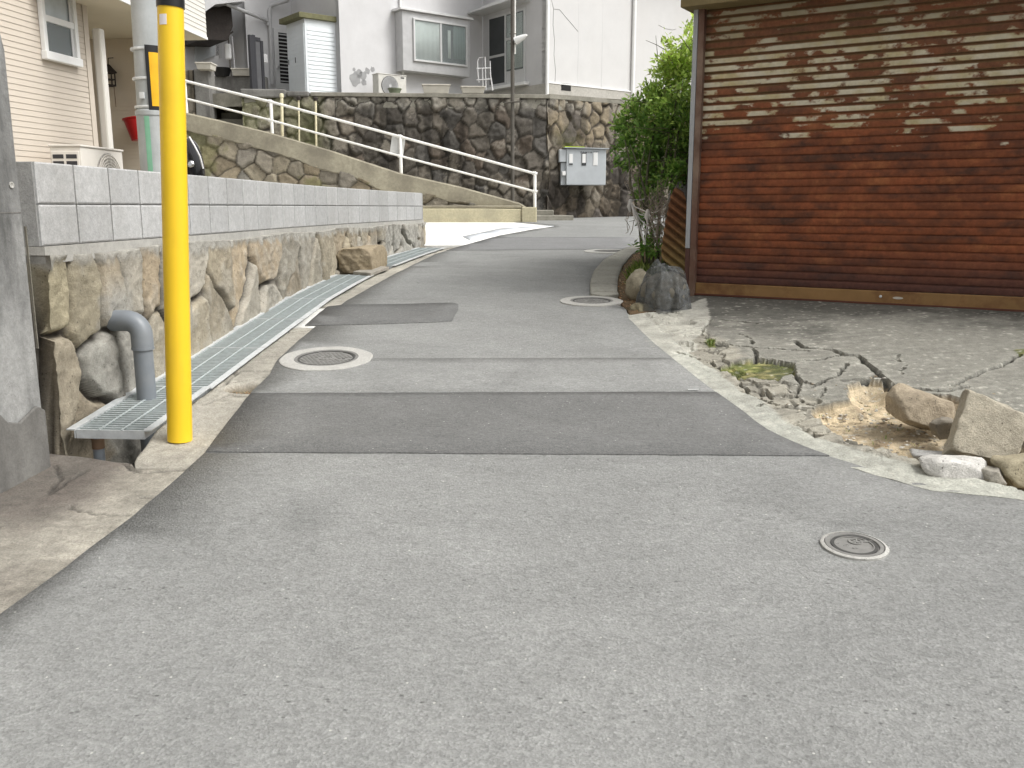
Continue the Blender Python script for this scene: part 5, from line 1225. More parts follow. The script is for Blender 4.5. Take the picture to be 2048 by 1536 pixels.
c, w_ = place(1703, 885, 20); rock('stone', (c[0], c[1]+.03, c[2]-.05), (.06, .05, .05), 43, (.55, .52, .45), 'smallest of the named stones, lying on the sandy dirt near the pale strip', 'stone', GP)
c, w_ = place(1895, 870, 30); rock('stone', (c[0], c[1]+.05, c[2]-.03), (.11, .09, .09), 45, (.30, .27, .22), 'dark grey stone wedged between the brown and the largest pale stone', 'stone', GP)
# gravel
V = []; F_ = []; CC = []
bmi = bmesh.new(); bmesh.ops.create_icosphere(bmi, subdivisions=1, radius=1); IV = np.array([v.co for v in bmi.verts]); IF_ = [tuple(v.index for v in f.verts) for f in bmi.faces]; bmi.free()
dp = np.array(DIRT); x0, y0 = dp.min(0)-.1; x1, y1 = dp.max(0)+.05; k = 0
while k < 650:
    q = np.array([[random.uniform(x0, x1), random.uniform(y0, y1)]])
    ins = inside(q, DIRT)[0]
    if not ins and random.random() > .12: continue
    if seg_dist(q, RRapr)[0] < .12 or (q[0]-S0)@SN < .3: continue
    s = random.uniform(.003, .010)*(1.8 if random.random() < .08 else 1); b_ = len(V); z = Gs(*q[0])-(.06 if ins else -.003)
    J = IV*(1+(rng.random(IV.shape)-.5)*.6)*[s*1.3, s, s*.6]; a = random.random()*6; Rm = np.array([[math.cos(a), -math.sin(a), 0], [math.sin(a), math.cos(a), 0], [0, 0, 1]])
    V += [tuple(v) for v in J@Rm.T+[q[0][0], q[0][1], z]]; F_ += [tuple(b_+i for i in f) for f in IF_]; t_ = np.array(random.choice([(.55, .51, .42), (.42, .36, .26), (.5, .47, .42), (.33, .27, .2), (.68, .65, .58)])); CC += [t_]*len(IV); k += 1
tag(np_mesh('gravel', V, F_, M['stone'], None, np.array(CC), False), kind='stuff')
# planted strip boulders with netting
c, w_ = place(1330, 622, 90); BR = (c[0]+.01, c[1]+.12, c[2]-.03)
rock('boulder', BR, (.40, .34, .33), 51, (.20, .185, .15), 'rounded grey boulder under dark netting at the garage corner', 'boulder', 'boulders in the planting strip', 0, 0, 4, .17, .03)
c, w_ = place(1281, 607, 60); rock('boulder', (c[0]+.01, c[1]+.12, c[2]-.03), (.24, .34, .30), 53, (.30, .27, .20), 'rounded tan boulder left of the netted one', 'boulder', 'boulders in the planting strip', R(10), 0, 4, .17, .02)
c, w_ = place(1287, 622, 40); rock('stone', (c[0], c[1], c[2]-.02), (.17, .12, .07), 55, (.27, .24, .16), 'small flat stone in front of the tan boulder', 'stone', 'boulders in the planting strip', R(25))
# net over the boulder: a cloth draped over it with one standing peak and hanging folds
n_a, n_r = 120, 48; V = []
for i in range(n_r+1):
    ph = (math.pi*.5)*(i/n_r)
    for j in range(n_a):
        a = 2*math.pi*j/n_a; ca, sa = math.cos(a), math.sin(a)
        q = float(fbm(ca*1.6+5, sa*1.6, ph*1.7, 4)); cr_ = abs(float(fbm(ca*2.6+9, sa*2.6, ph*3, 3)))
        rr_ = (.222+.05*q-.05*cr_+.012*math.sin(a*9+q*9)*ph)*math.sin(ph)**.75
        zz = .38*math.cos(ph)**.75*(1+.25*q)+.02*math.sin(a*6+1)*math.sin(ph*2)
        pk = .155*math.exp(-((math.atan2(math.sin(a-4.0), math.cos(a-4.0)))/.45)**2-((ph-.80)/.30)**2)
        V.append((BR[0]+rr_*ca, BR[1]+rr_*sa*.92, BR[2]+max(0, zz+pk)+.008))
F_ = [(i*n_a+j, i*n_a+(j+1) % n_a, (i+1)*n_a+(j+1) % n_a, (i+1)*n_a+j) for i in range(n_r) for j in range(n_a)]
n = N('netting', .8, 0, .2); n.lk(n.rng(n.noise(5, 6, .7), .38, .62, .30, .80), n.b.inputs['Alpha']); netm = n.col(n.scale((.125, .13, .13), n.rng(n.noise(22, 5), .3, .7, .5, 1.7)))
ob = np_mesh('garden_net', V, F_, netm, None, None, False); tag(ob, 'dark grey garden net draped over the rounded grey boulder', 'netting')
# ------------------------------------------------------------------ garage with the rusty shutter
GF_ = Fr(S0, SU, SN)
gar = thing('garage', (3.3, 7.6, ZS), 'old garage with a wide rusty roller shutter and a pale jamb', 'garage')
SHW = 5.2; ZT = 3.16; PIT = .0645
def rust_mat():
    n = N('rusty_shutter', .72, .1, .35); x, y, z = n.sep(n.co)
    u = n.math('ADD', n.math('MULTIPLY', x, float(SU[0])), n.math('MULTIPLY', y, float(SU[1])))
    k = n.math('DIVIDE', n.math('SUBTRACT', z, .115), PIT); fl = n.math('FLOOR', k); fr = n.math('FRACT', k)
    vec = n.comb(n.math('MULTIPLY', u, 1.0), n.math('MULTIPLY', fl, 3.17), n.math('MULTIPLY', fr, .10))
    p1 = n.noise(3.0, 4, .58, vec=vec); p2 = n.noise(11, 4, .7, vec=vec)
    patch = n.math('ADD', n.math('MULTIPLY', p1, .90), n.math('MULTIPLY', p2, .10))
    # paint survives between 1.45 and 2.2 m above the sill
    zn = n.math('ADD', z, n.math('MULTIPLY', n.math('SUBTRACT', n.noise(.9, 3), .5), .5))
    t = n.t.nodes.new('ShaderNodeValToRGB'); cr = t.color_ramp; cr.interpolation = 'LINEAR'
    for pos, v in ((0, .80), (.42, .80), (.50, .62), (.56, .535), (.64, .465), (.80, .44), (.84, .55), (.88, .53), (.93, .46), (1, .36)):
        e = cr.elements.new(pos); e.color = (v, v, v, 1)
    cr.elements.remove(cr.elements[0]); 
    n.lk(n.rng(zn, 0, 2.6), t.inputs[0]); th = n.sep(t.outputs[0])[0]
    crest = n.math('MULTIPLY', n.rng(fr, .10, .20), n.rng(fr, .80, .68)); w_ = n.math('ADD', n.math('SUBTRACT', patch, th), n.math('MULTIPLY', n.math('SUBTRACT', n.noise(60, 3), .5), .05))
    paint = n.math('MULTIPLY', n.rng(w_, -.012, .035, 0, 1), crest)
    a = n.noise(1.4, 6, .65, vec=n.comb(n.math('MULTIPLY', u, 1.), n.math('MULTIPLY', fl, .9), 0.)); b = n.noise(26, 6, .7); blob = n.noise(3.1, 5, .6, vec=vec)
    rust = n.mix(n.rng(a, .32, .66), (.29, .086, .034), (.145, .049, .023)); rust = n.mix(n.rng(blob, .48, .66, 0, .85), rust, (.060, .032, .023)); rust = n.mix(n.rng(blob, .44, .30, 0, .7), rust, (.34, .13, .05))
    low = n.rng(n.math('ADD', z, n.math('MULTIPLY', a, .35)), .62, .30, 0, .88); rust = n.mix(low, rust, (.085, .042, .036))
    up = n.rng(zn, 1.35, 1.85, 0, .65); rust = n.mix(up, rust, (.15, .072, .038))
    rust = n.scale(rust, n.rng(b, .3, .7, .75, 1.25))
    ptc = n.mix(n.rng(n.noise(4, 5, vec=vec), .42, .62), (.58, .54, .42), (.46, .39, .22)); ptc = n.scale(ptc, n.rng(b, .3, .7, .85, 1.1))
    olive = n.rng(z, 1.98, 2.25, 0, .72); ptc = n.mix(olive, ptc, (.24, .21, .14))
    col = n.mix(paint, rust, ptc)
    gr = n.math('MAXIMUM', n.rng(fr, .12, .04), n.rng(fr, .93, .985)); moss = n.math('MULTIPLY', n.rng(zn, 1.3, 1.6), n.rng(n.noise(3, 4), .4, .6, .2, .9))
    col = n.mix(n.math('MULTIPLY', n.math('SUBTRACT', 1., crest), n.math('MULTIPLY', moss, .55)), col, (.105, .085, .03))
    n.bump(n.math('ADD', b, n.math('MULTIPLY', paint, .6)), .0015); n.lk(n.rng(paint, 0, 1, .78, .5), n.b.inputs['Roughness']); return n.col(col)
RUST = rust_mat()
prof = [(0, -.008), (.035, -.008), (.05, .000), (.10, .0015), (.25, .0030), (.42, .0038), (.58, .0038), (.74, .0030), (.84, .0015), (.875, .000), (.88, -.006), (.905, -.006), (.91, .000), (.96, .000), (.965, -.008)]
rows = []
z = .115; k = int((ZT-ZS-z)/PIT)
for i in range(k+1):
    for a, d in prof: rows.append((z-.115+(i+a)*PIT, d))
rows = [(q, d) for q, d in rows]
us = np.arange(-.0, SHW+.01, .25); V = []; F_ = []
for u in us:
    for q, d in rows: p = GF_.P(u, ZS+.115+q, d+.003*math.sin(u*1.3+q*2)-.04); V.append(p)
m_ = len(rows)
for i in range(len(us)-1):
    for j in range(m_-1): F_.append((i*m_+j, (i+1)*m_+j, (i+1)*m_+j+1, i*m_+j+1))
sh_o = np_mesh('shutter', V, F_, RUST, gar, None, False)
# object coordinates are relative to the garage's base: fine for the slat index (z starts at the sill)
mod = sh_o.modifiers.new('thickness', 'SOLIDIFY'); mod.thickness = .002; mod.offset = -1
rail_m = plain('ochre_rust_rail', (.30, .175, .07), .6, .2, .15, 5, .001, stain=(.14, .055, .025), st_amt=.9, st_sc=3)
MB().box(GF_, 0, SHW, ZS+.012, ZS+.113, -.055, -.018).build('bottom_rail', rail_m, gar, .005)
MB().box(GF_, 0, SHW, ZS+.002, ZS+.018, -.0175, .004).build('bottom_lip', plain('dark_rust', (.10, .035, .02), .7), gar, .002)
c = GF_.P(GF_.uz(1760, 597)[0], ZS+.068, -.016); 
o = MB(); o.lathe((0, 0, 0), [(.012, 0), (.011, .005), (.001, .010)], 12); rt = GF_.n.to_3d().to_track_quat('Z', 'Y').to_matrix(); o.v = [tuple(c+rt@Vector(v)) for v in o.v]; o.build('lock_rivet', M['galv'], gar, 0, True)
c2_ = GF_.uz(1795, 597)[0]; o = MB(); o.prism(GF_, [(c2_+.04*math.cos(a), ZS+.062+.010*math.sin(a)) for a in np.linspace(0, 6.28, 14)[:-1]], -.0178, -.0165); o.build('paint_patch', M['terracotta'], gar)
# jambs
MB().box(GF_, -.055, -.001, ZS-.05, ZT+.0, -.10, .012).build('guide_rail', plain('rusty_guide', (.13, .07, .05), .6, .2, .2, 4, .001, stain=(.27, .20, .15), st_amt=.7, st_sc=2.2), gar, .004)
MB().box(GF_, -.098, -.057, ZS+.42, ZT+.0, -.16, .016).build('jamb', plain('pale_jamb', (.36, .38, .40), .45, .2, .06), gar, .003)
MB().box(GF_, -.098, -.057, ZS-.05, ZS+.418, -.16, .010).build('jamb_foot', plain('rusty_jamb', (.085, .04, .03), .7), gar, .003)
MB().box(GF_, SHW+.001, SHW+.06, ZS-.05, ZT, -.10, .012).build('guide_rail', M['post_brown'], gar, .004)
conc = M['ledge']
MB().box(GF_, -.095, SHW+.3, ZT+.001, ZT+.55, -.6, .0).build('header', M['dark_brown'], gar, .005)
hd = MB(); hd.box(GF_, -.16, SHW+.4, ZS+2.44, ZS+2.51, -.3, .17)
hd.build('canopy', plain('olive_timber', (.20, .155, .07), .7, 0, .2, 6), gar, .006)
bk = MB()
for a, b in ((-.095, -.02), (SHW+.08, SHW+.25)): bk.box(GF_, a, b, ZS-.2, ZT, -5, -.17)
bk.box(GF_, -.015, SHW+.075, ZS-.2, ZT, -5, -4.85); bk.build('wall', M['dark_conc'], gar)
MB().box(GF_, -.25, SHW+.4, ZT+.56, ZT+.66, -5.2, .35).build('roof', M['roof'], gar, .01)
MB().box(GF_, -.01, SHW+.07, ZS-.03, ZS+.001, -4.8, -.03).build('floor', M['ledge'], gar)

# dark board fence behind the bush, loose corrugated sheet in front of it
FD = Vector((.13, 1)).normalized(); cs = at_y(1383, 560, 8.9); CF = Fr(cs.to_2d(), FD, (-FD.y, FD.x))
bf = thing('board_fence', (cs.x+.2, 10.5, .75), 'nearly black board fence behind the bush, right beside the garage jamb', 'fence')
for i in range(26):
    u = i*.17; MB().box(CF, u, u+.15, .45, 1.95+.02*math.sin(i*2.3), -.02, 0).build('board', M['dark_brown'], bf)
for z in (.8, 1.7): MB().box(CF, 0, 4.4, z, z+.06, -.06, -.021).build('rail', M['dark_brown'], bf)
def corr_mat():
    n = N('shaded_corrugated_rust', .75, .1, .3); z = n.sep(n.co)[2]; a = n.noise(3, 6, .6); b = n.noise(20, 5, .7)
    c = n.mix(n.rng(n.math('ADD', z, n.math('MULTIPLY', a, .5)), .25, .9), (.46, .36, .15), (.25, .115, .055)); px_ = n.sep(n.co); ph_ = n.math('SINE', n.math('MULTIPLY', n.math('ADD', px_[2], n.math('MULTIPLY', px_[0], .75*1.06)), 2*math.pi/.088)); c = n.scale(c, n.rng(ph_, -1, .6, .42, 1.1)); c = n.scale(c, n.rng(b, .3, .7, .75, 1.2)); n.bump(b, .001); return n.col(c)  # rust tones, plus valley shade painted into the colour so the ridges show
SHF = Fr(at_y(1312, 560, 8.75).to_2d(), (1, -.35))
sh_px = [(1376, 575), (1360, 553), (1342, 535), (1326, 520), (1322, 505), (1326, 470), (1331, 440), (1338, 405), (1343, 385), (1352, 374), (1366, 384), (1373, 400)]
shp = [SHF.uz(*p) for p in sh_px]; sx0, sz0 = shp[0]
B = []
for k in range(len(shp)):
    a, b_ = np.array(shp[k]), np.array(shp[(k+1) % len(shp)]); q = max(1, int(np.hypot(*(b_-a))/.012))
    for t in range(q):
        p_ = a+(b_-a)*t/q
        if k == len(shp)-1 : p_ = p_+np.array([.012*math.sin(2*math.pi*p_[1]/.088), 0])
        B.append(p_)
g1, g2 = np.meshgrid(np.arange(min(p[0] for p in shp), max(p[0] for p in shp), .011), np.arange(min(p[1] for p in shp), max(p[1] for p in shp), .011)); Q = np.stack([g1.ravel(), g2.ravel()], 1)
Bt = [tuple(b) for b in B]; Q = Q[inside(Q, Bt)]; Q = Q[seg_dist(Q, Bt+[Bt[0]]) > .006]
v2, _e, f_, *_ = delaunay_2d_cdt([Vector(b) for b in B]+[Vector(q) for q in Q], [(i, (i+1) % len(B)) for i in range(len(B))], [], 1, 1e-6)
XY = np.array([tuple(v) for v in v2]); cx = XY[np.array([list(q) for q in f_])].mean(1); f_ = [q for q, k_ in zip(f_, inside(cx, Bt)) if k_]
V = [tuple(SHF.P(u, z, .022*math.sin(2*math.pi*(z+.75*u)/.088)-.10*(z-.8)*.3)) for u, z in XY]
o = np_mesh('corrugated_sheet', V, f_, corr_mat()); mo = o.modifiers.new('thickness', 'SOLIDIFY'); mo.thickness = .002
cw = Vector(V[0]); o.data.transform(Matrix.Translation(-cw)); o.location = cw
tag(o, 'torn rusty corrugated sheet leaning between the netted boulder and the garage jamb', 'metal sheet')

# ------------------------------------------------------------------ bush
def leaf_mat():
    n = N('bush_leaf', .42, 0, .45); c = n.attr(); c = n.scale(c, n.rng(n.noise(30, 3), .3, .7, .85, 1.15))
    n.b.inputs['Transmission Weight'].default_value = 0
    tr = n.t.nodes.new('ShaderNodeBsdfTranslucent'); n.lk(n.scale(c, 1.3), tr.inputs['Color']); mx = n.t.nodes.new('ShaderNodeMixShader'); mx.inputs[0].default_value = .28
    o = [q for q in n.t.nodes if q.type == 'OUTPUT_MATERIAL'][0]; n.col(c); n.lk(n.b.outputs[0], mx.inputs[1]); n.lk(tr.outputs[0], mx.inputs[2]); n.lk(mx.outputs[0], o.inputs[0]); return n.m
LEAF = leaf_mat()
bush = thing('bush', (1.75, 10.8, .75), 'leafy green bush growing between the corrugated fence and the garage', 'bush')
bl = []   # blobs: pixel x, y, depth, radius in m
for px, py, Y, r_ in ((1375, 90, 10.6, .22), (1350, 120, 10.7, .18), (1378, 150, 10.6, .30), (1335, 170, 10.9, .24), (1310, 200, 10.8, .20), (1360, 210, 10.5, .32), (1300, 235, 11.0, .26), (1265, 245, 11.0, .20), (1330, 262, 10.8, .32), (1375, 265, 10.5, .28), (1250, 270, 11.0, .17), (1290, 285, 10.7, .24), (1345, 310, 10.7, .28),
        (1255, 305, 10.9, .17), (1285, 330, 10.8, .20), (1320, 345, 10.6, .20), (1370, 330, 10.5, .20), (1345, 355, 10.3, .20), (1300, 372, 10.6, .16), (1240, 240, 11.1, .10), (1283, 395, 10.5, .10), (1310, 400, 10.3, .12), (1295, 440, 10.2, .09), (1310, 470, 9.9, .11), (1290, 490, 9.9, .10), (1320, 500, 9.7, .10), (1345, 130, 10.8, .13), (1325, 195, 10.9, .2), (1285, 215, 11, .12), (1385, 200, 10.9, .3), (1395, 120, 10.9, .3), (1400, 300, 10.9, .3)):
    bl.append((at_y(px, py, Y), r_, py))
V = []; F_ = []; CC = []; rr = random.Random(4)
for c, r_, py in bl:
    cnt = int(520*(r_/.25)**2.0)
    if py > 380: cnt = int(cnt*1.0)
    hue = rr.random()
    subs = [Vector((rr.gauss(0, 1), rr.gauss(0, 1), rr.gauss(0, 1))).normalized()*r_*rr.uniform(.35, 1.0) for _ in range(9)]
    for _ in range(cnt):
        s = rr.choice(subs); p = c+s+Vector((rr.gauss(0, 1), rr.gauss(0, 1), rr.gauss(0, 1)))*r_*.24
        L_ = rr.uniform(.045, .092); w_ = L_*rr.uniform(.40, .58)
        d = (p-c).normalized()*.7+Vector((rr.gauss(0, .6), rr.gauss(0, .6)-.2, rr.gauss(.1, .55))); d.normalize(); sd_ = d.cross(Vector((rr.gauss(0, .5), rr.gauss(0, .5), 1))).normalized(); up_ = sd_.cross(d)
        b_ = len(V); V += [p, p+d*L_*.4+sd_*w_*.5+up_*L_*.07, p+d*L_, p+d*L_*.4-sd_*w_*.5+up_*L_*.07, p+d*L_*.45-up_*L_*.03]
        F_ += [(b_, b_+1, b_+4), (b_+1, b_+2, b_+4), (b_+2, b_+3, b_+4), (b_+3, b_, b_+4)]
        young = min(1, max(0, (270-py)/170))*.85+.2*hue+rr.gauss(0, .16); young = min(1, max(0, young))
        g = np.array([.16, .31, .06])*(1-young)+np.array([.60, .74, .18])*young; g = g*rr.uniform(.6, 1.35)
        if rr.random() < .03: g = np.array([.30, .30, .10])
        CC += [g]*5
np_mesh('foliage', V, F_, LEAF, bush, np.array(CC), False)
rr = random.Random(8)
gb = lambda px, py, Y: at_y(px, py, Y)
for i, (px, Y, line) in enumerate(((1303, 9.9, [(1303, 520), (1300, 440), (1290, 380), (1275, 330), (1262, 290)]), (1288, 10.1, [(1290, 515), (1276, 430), (1262, 370), (1258, 320), (1250, 280)]), (1316, 10.0, [(1316, 520), (1318, 430), (1325, 350), (1340, 260), (1360, 170)]), (1296, 10.2, [(1297, 515), (1293, 400), (1297, 330), (1310, 250), (1330, 190)]), (1330, 10.0, [(1328, 520), (1336, 420), (1346, 350), (1355, 260)]), (1308, 9.8, [(1309, 520), (1304, 460), (1282, 400), (1275, 360), (1290, 300)]), (1345, 10.2, [(1345, 500), (1350, 400), (1340, 320), (1345, 240)]))):
    P_ = [gb(a+rr.uniform(-2, 2), b_, Y+.15*k) for k, (a, b_) in enumerate(line)]; P_[0].z = float(zr(Y))-.05
    MB().tube(P_, [.020, .017, .014, .010, .006], 8).build('stem', M['stem'], bush, 0, True)
m = MB()
for _ in range(70):
    c, r_, py = rr.choice(bl[:24]); a = c+Vector((rr.gauss(0, 1), rr.gauss(0, .7), rr.gauss(0, 1)))*r_*.5; d = Vector((rr.gauss(-.2, .5), rr.gauss(0, .4), rr.gauss(.3, .4))); m.tube([a, a+d*r_*.6, a+d*r_*1.25+Vector((0, 0, -.02))], [.005, .004, .002], 5)
tw_ = m.build('twigs', M['stem'], bush); tw_['kind'] = 'stuff'
# dry vine and twigs
m = MB(); rr = random.Random(12)
M['twig'] = plain('pale_dry_twig', (.30, .25, .20), .9, 0, .3, 12)
for _ in range(110):
    a = at_y(rr.uniform(1300, 1345), rr.uniform(400, 500), rr.uniform(9.2, 9.9)); q = [a]
    for k in range(5): q.append(q[-1]+Vector((rr.gauss(0, .035), rr.gauss(0, .03), rr.gauss(.035, .04))))
    m.tube(q, [.004, .004, .003, .003, .002, .001], 5)
for _ in range(14):
    a = at_y(rr.uniform(1255, 1285), rr.uniform(330, 430), rr.uniform(10.0, 10.6)); q = [a]
    for k in range(5): q.append(q[-1]+Vector((rr.gauss(.0, .05), rr.gauss(0, .03), rr.gauss(-.03, .05))))
    m.tube(q, .0035, 5)
tag(m.build('dry_vine', M['twig']), 'tangle of dry brown vine twigs hanging beside the corrugated fence', 'vine', None, 'stuff')
# white tape and net tied to the stems
tp_ = thing('garden_netting', at_y(1285, 440, 9.8), 'torn white netting and twine tied around the stems of the bush', 'netting')
m = MB(); A1 = at_y(1261, 402, 9.9); A2 = at_y(1296, 422, 9.7); A3 = at_y(1335, 405, 9.5); A4 = at_y(1290, 490, 9.6)
for A_, B_, sag, r_ in ((A1, A2, .03, .007), (A1, A2, .09, .005), (A2, A3, .05, .006), (A1, A4, .0, .010), (A1, A4, -.03, .006), (A2, A4, .02, .008), (A2, A3, .12, .004), (A1, at_y(1300, 455, 9.7), .05, .008), (A2, at_y(1310, 470, 9.6), .0, .007), (A1, at_y(1290, 398, 10), 0, .005), (A1, at_y(1275, 450, 9.7), .03, .006), (at_y(1275, 450, 9.7), at_y(1305, 450, 9.7), .06, .008), (at_y(1272, 430, 9.8), at_y(1300, 470, 9.6), .02, .004), (A3, at_y(1340, 380, 9.5), 0, .005), (A2, at_y(1320, 440, 9.5), .05, .007), (at_y(1268, 425, 9.8), A2, .03, .004)):
    q = [A_.lerp(B_, t)-Vector((0, 0, sag*4*t*(1-t)))+Vector((rr.gauss(0, .004), 0, rr.gauss(0, .004))) for t in np.linspace(0, 1, 9)]; m.tube(q, r_*.8, 6)
m.build('twine', M['net'], tp_)
for c_, n__ in ((A1, 1), (A2, 2)):
    m = MB(); m.tube([c_+Vector((0, 0, .02)), c_, c_-Vector((.01, 0, .06)), c_-Vector((0, 0, .12))], [.012, .022, .028, .01], 9); m.build('knot', M['net'], tp_, 0, True)
# weeds and low plants in the strip, moss tufts on the apron
def tuft(V, F_, CC, c, n_, h, spread, cols, rr):
    for _ in range(n_):
        a = rr.random()*6.28; d = Vector((math.cos(a), math.sin(a), 0)); p = Vector(c)+d*rr.random()*spread; tip = p+d*h*rr.uniform(.2, .8)+Vector((0, 0, h*rr.uniform(.5, 1.1))); s_ = d.cross(Vector((0, 0, 1)))*h*.07
        b_ = len(V); mid = p.lerp(tip, .5)+Vector((0, 0, h*.12)); V += [p-s_, p+s_, mid+s_, mid-s_, tip]; F_ += [(b_, b_+1, b_+2, b_+3), (b_+3, b_+2, b_+4)]; CC += [np.array(rr.choice(cols))*rr.uniform(.7, 1.3)]*5
G1 = [(.14, .22, .04), (.22, .27, .07), (.10, .15, .03), (.33, .32, .13)]
V = []; F_ = []; CC = []; rr = random.Random(5)
for i, mp in enumerate(MOSS):
    mpn = np.array(mp); x0, y0 = mpn.min(0); x1, y1 = mpn.max(0); k = 0; want = (170, 12, 22, 10)[i]
    while k < want:
        q = np.array([[rr.uniform(x0, x1), rr.uniform(y0, y1)]])
        if inside(q, mp)[0]: tuft(V, F_, CC, (q[0][0], q[0][1], Gs(*q[0])-(.03, .06, 0, 0)[i]), 7, rr.uniform(.005, .014) if i != 2 else .035, .02, G1, rr); k += 1
for _ in range(40):
    c, w_ = place(rr.uniform(1640, 1980), rr.uniform(790, 880), 1); 
    if rr.random() < .5: tuft(V, F_, CC, (c[0], c[1], c[2]-.05), 4, .02, .02, G1, rr)
tag(np_mesh('weeds', V, F_, LEAF, None, np.array(CC), False), kind='stuff')
V = []; F_ = []; CC = []
for _ in range(60):
    px = rr.uniform(1262, 1335); Y = rr.uniform(8.6, 10.3); p = at_y(px, 500, Y); tuft(V, F_, CC, (p.x, Y, float(zr(Y))+.02), 9, rr.uniform(.06, .2), .04, G1[:3], rr)
tag(np_mesh('undergrowth', V, F_, LEAF, None, np.array(CC), False), kind='stuff')
V = []; F_ = []; CC = []; pn = np.array(plant[:6]+[hit(1300, 560, ROADZ), hit(1300, 624, ROADZ), hit(1258, 632, ROADZ)]); k = 0
LC = [(.45, .30, .14), (.38, .22, .10), (.52, .40, .22), (.30, .18, .09), (.48, .24, .10)]
Lp = [hit(*p, ROADZ) for p in ((1243, 612), (1234, 585), (1237, 560), (1248, 535), (1266, 512), (1290, 500), (1300, 560), (1275, 590), (1300, 624), (1262, 632))]; Ln = np.array(Lp); x0, y0 = Ln.min(0); x1, y1 = Ln.max(0)
while k < 900:
    q = np.array([[rr.uniform(x0, x1), rr.uniform(y0, y1)]])
    if not inside(q, Lp)[0]: continue
    k += 1; z = float(zr(q[0][1]))+.022+rr.random()*.012; a = rr.random()*6.28; L_ = rr.uniform(.012, .03); d = Vector((math.cos(a), math.sin(a), rr.gauss(0, .3))); s_ = Vector((-math.sin(a), math.cos(a), rr.gauss(0, .4)))*.4; p = Vector((q[0][0], q[0][1], z)); b_ = len(V)
    V += [p-d*L_*.5, p+s_*L_*.5, p+d*L_*.5, p-s_*L_*.5]; F_ += [(b_, b_+1, b_+2, b_+3)]; CC += [np.array(rr.choice(LC))*rr.uniform(.7, 1.3)]*4
tag(np_mesh('leaf_litter', V, F_, LEAF, None, np.array(CC), False), kind='stuff')
# small litter on the kerb hole
V = []; F_ = []; CC = []
for _ in range(70):
    p = Vector((hole_c[0]+rr.gauss(0, .05), hole_c[1]+rr.gauss(0, .03), 0)); p.z = float(zr(p.y))-.035; a = rr.random()*6.28; d = Vector((math.cos(a), math.sin(a), rr.gauss(0, .4))); s_ = Vector((-math.sin(a), math.cos(a), 0))*.25; L_ = .03; b_ = len(V)
    V += [p-d*L_*.5, p+s_*L_*.5, p+d*L_*.5, p-s_*L_*.5]; F_ += [(b_, b_+1, b_+2, b_+3)]; CC += [np.array(rr.choice(LC))*rr.uniform(.7, 1.3)]*4
tag(np_mesh('leaf_litter', V, F_, LEAF, None, np.array(CC), False), kind='stuff')

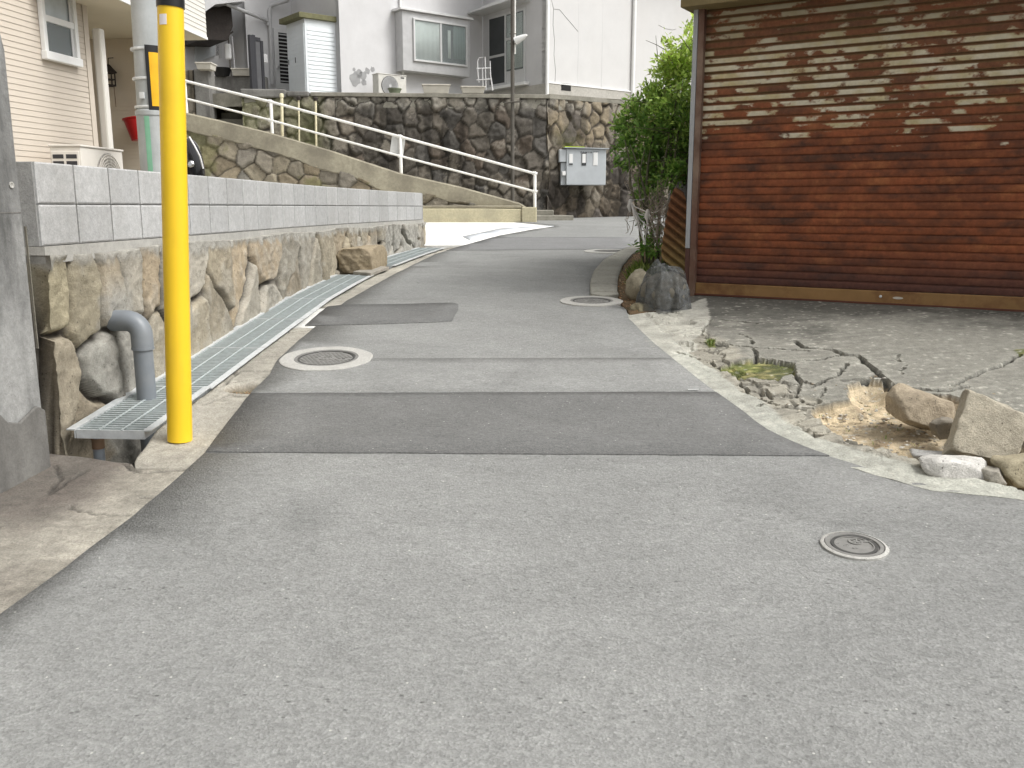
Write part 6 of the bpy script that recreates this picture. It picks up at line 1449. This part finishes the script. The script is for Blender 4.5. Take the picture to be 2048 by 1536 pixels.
# ------------------------------------------------------------------ manhole covers
def manhole(px, py, R0, R1, label, pattern, ring_mat=M['ring'], ringjit=.006):
    x, y = hit(px, py, ROADZ); sl_ = (float(zr(y+.2))-float(zr(y-.2)))/.4; z = float(zr(y))
    T = Matrix.Translation((x, y, z+.020))@Matrix.Rotation(math.atan(sl_), 4, 'X')
    t = thing('manhole_cover', (x, y, z), label, 'manhole cover', 'manhole covers in the road')
    def put(m, name, mat, parent, bevel=0, sm=False): m.v = [tuple(T@Vector(v)) for v in m.v]; return m.build(name, mat, parent, bevel, sm)
    n_ = 72; m = MB(); V = []
    for (r_, z_, j) in ((R0, -.03, 1), (R0, .0, 1), (R0-.008, .003, 1), (R1+.004, .004, 0), (R1+.002, -.01, 0)):
        for k in range(n_): a = 2*math.pi*k/n_; rj = r_+j*ringjit*(float(fbm(math.cos(a)*3+x*5, math.sin(a)*3, 1.))*4); V.append((rj*math.cos(a), rj*math.sin(a), z_))
    m.add(V, [(i*n_+k, i*n_+(k+1) % n_, (i+1)*n_+(k+1) % n_, (i+1)*n_+k) for i in range(4) for k in range(n_)]); put(m, 'ring', ring_mat, t)
    m = MB(); m.lathe((0, 0, 0), [(R1, -.012), (R1, .003), (R1-.014, .003), (R1-.016, -.003)], 72); put(m, 'frame', M['iron_rim'], t)
    m = MB(); r_c = R1-.020; m.lathe((0, 0, 0), [(r_c, -.012), (r_c, .001), (r_c-.012, .001), (r_c-.014, -.004), (.0005, -.004)], 72)
    cov = put(m, 'cover', M['iron'], t)
    m = MB()
    if pattern == 'grid':
        s_ = .028; k = int(r_c/s_)+1; ri = r_c*.27
        for i in range(-k, k+1):
            for j in range(-k, k+1):
                cx, cy = i*s_+(.5*s_ if j % 2 else 0), j*s_; d = math.hypot(cx, cy)
                if d > r_c-.028 or d < ri+.014 or math.hypot(cx-r_c*.62, cy+.01) < .03: continue
                w1, w2 = (.011, .009); m.hexa([(cx-w1, cy-w2, -.004), (cx+w1, cy-w2, -.004), (cx+w1, cy+w2, -.004), (cx-w1, cy+w2, -.004), (cx-w1+.001, cy-w2+.001, .0015), (cx+w1-.001, cy-w2+.001, .0015), (cx+w1-.001, cy+w2-.001, .0015), (cx-w1+.001, cy+w2-.001, .0015)])
        put(m, 'tread_blocks', M['iron_rim'], cov)
        m = MB(); m.lathe((0, 0, 0), [(ri-.012, -.004), (ri-.012, .0015), (ri, .0015), (ri, -.004)], 40); 
        for k in range(7): a = 2*math.pi*k/7; m.tube([(.02*math.cos(a), .02*math.sin(a), -.002), ((ri-.02)*math.cos(a+.5), (ri-.02)*math.sin(a+.5), -.002)], .004, 6)
        put(m, 'emblem', M['iron_rim'], cov)
        m = MB(); m.lathe((r_c*.62, -.01, 0), [(.012, -.004), (.011, -.003), (.0005, -.003)], 16); put(m, 'key_hole', M['dark'], cov)
    else:
        m.lathe((0, 0, 0), [(r_c*.86, -.004), (r_c*.86, .001), (r_c*.80, .001), (r_c*.80, -.004)], 60)
        m.lathe((.015, .030, 0), [(.026, -.004), (.026, .001), (.020, .001), (.020, -.004)], 30)
        for a in (0, 1.05, 2.1): m.tube([(.015-.02*math.cos(a), .030-.02*math.sin(a), -.002), (.015+.02*math.cos(a), .030+.02*math.sin(a), -.002)], .003, 6)
        m.box(Fr((.041, .028), (1, 0), (0, -1)), 0, .035, -.004, .001, -.008, .004); put(m, 'raised_marks', M['iron_rim'], cov)
        m = MB(); rr_ = random.Random(2)
        for k in range(3):
            cx, cy = -.055+k*.024, .022-k*.022
            for _ in range(5): a, b_ = rr_.uniform(-.009, .009), rr_.uniform(-.009, .009); m.tube([(cx+a, cy+b_, -.0025), (cx+a*.2+rr_.choice((-.008, .008)), cy-b_*.4, -.0025)], .0022, 5)
        put(m, 'raised_characters', M['iron_rim'], cov)
        m = MB(); m.lathe((-.062, -.048, 0), [(.007, -.004), (.006, .0), (.0005, .0)], 14); put(m, 'bolt_head', M['dark'], cov)
    return t
manhole(653, 722, .305, .205, 'round iron manhole cover with grid tread in a pale ring, left side of road', 'grid')
manhole(1183, 606, .275, .185, 'round manhole cover in a pale ring beside the kerb in front of the netted boulder', 'grid')
manhole(1218, 505, .36, .22, 'farthest manhole cover, at the far end of the right kerb', 'grid')
manhole(1708, 1100, .118, .102, 'small round valve cover with a thin pale rim in the right foreground', 'marks', M['ring'], .002)
# a leaf and a white scrap on the road
x, y = hit(1386, 787, ROADZ); m = MB(); z = float(zr(y))+.022; m.hexa([(x-.03, y-.006, z), (x+.03, y-.004, z), (x+.032, y+.008, z), (x-.028, y+.006, z), (x-.03, y-.006, z+.004), (x+.03, y-.004, z+.006), (x+.032, y+.008, z+.004), (x-.028, y+.006, z+.003)])
tag(m.build('paper_scrap', M['white']), 'tiny white scrap lying at the edge of the dark road patch, right side', 'litter')
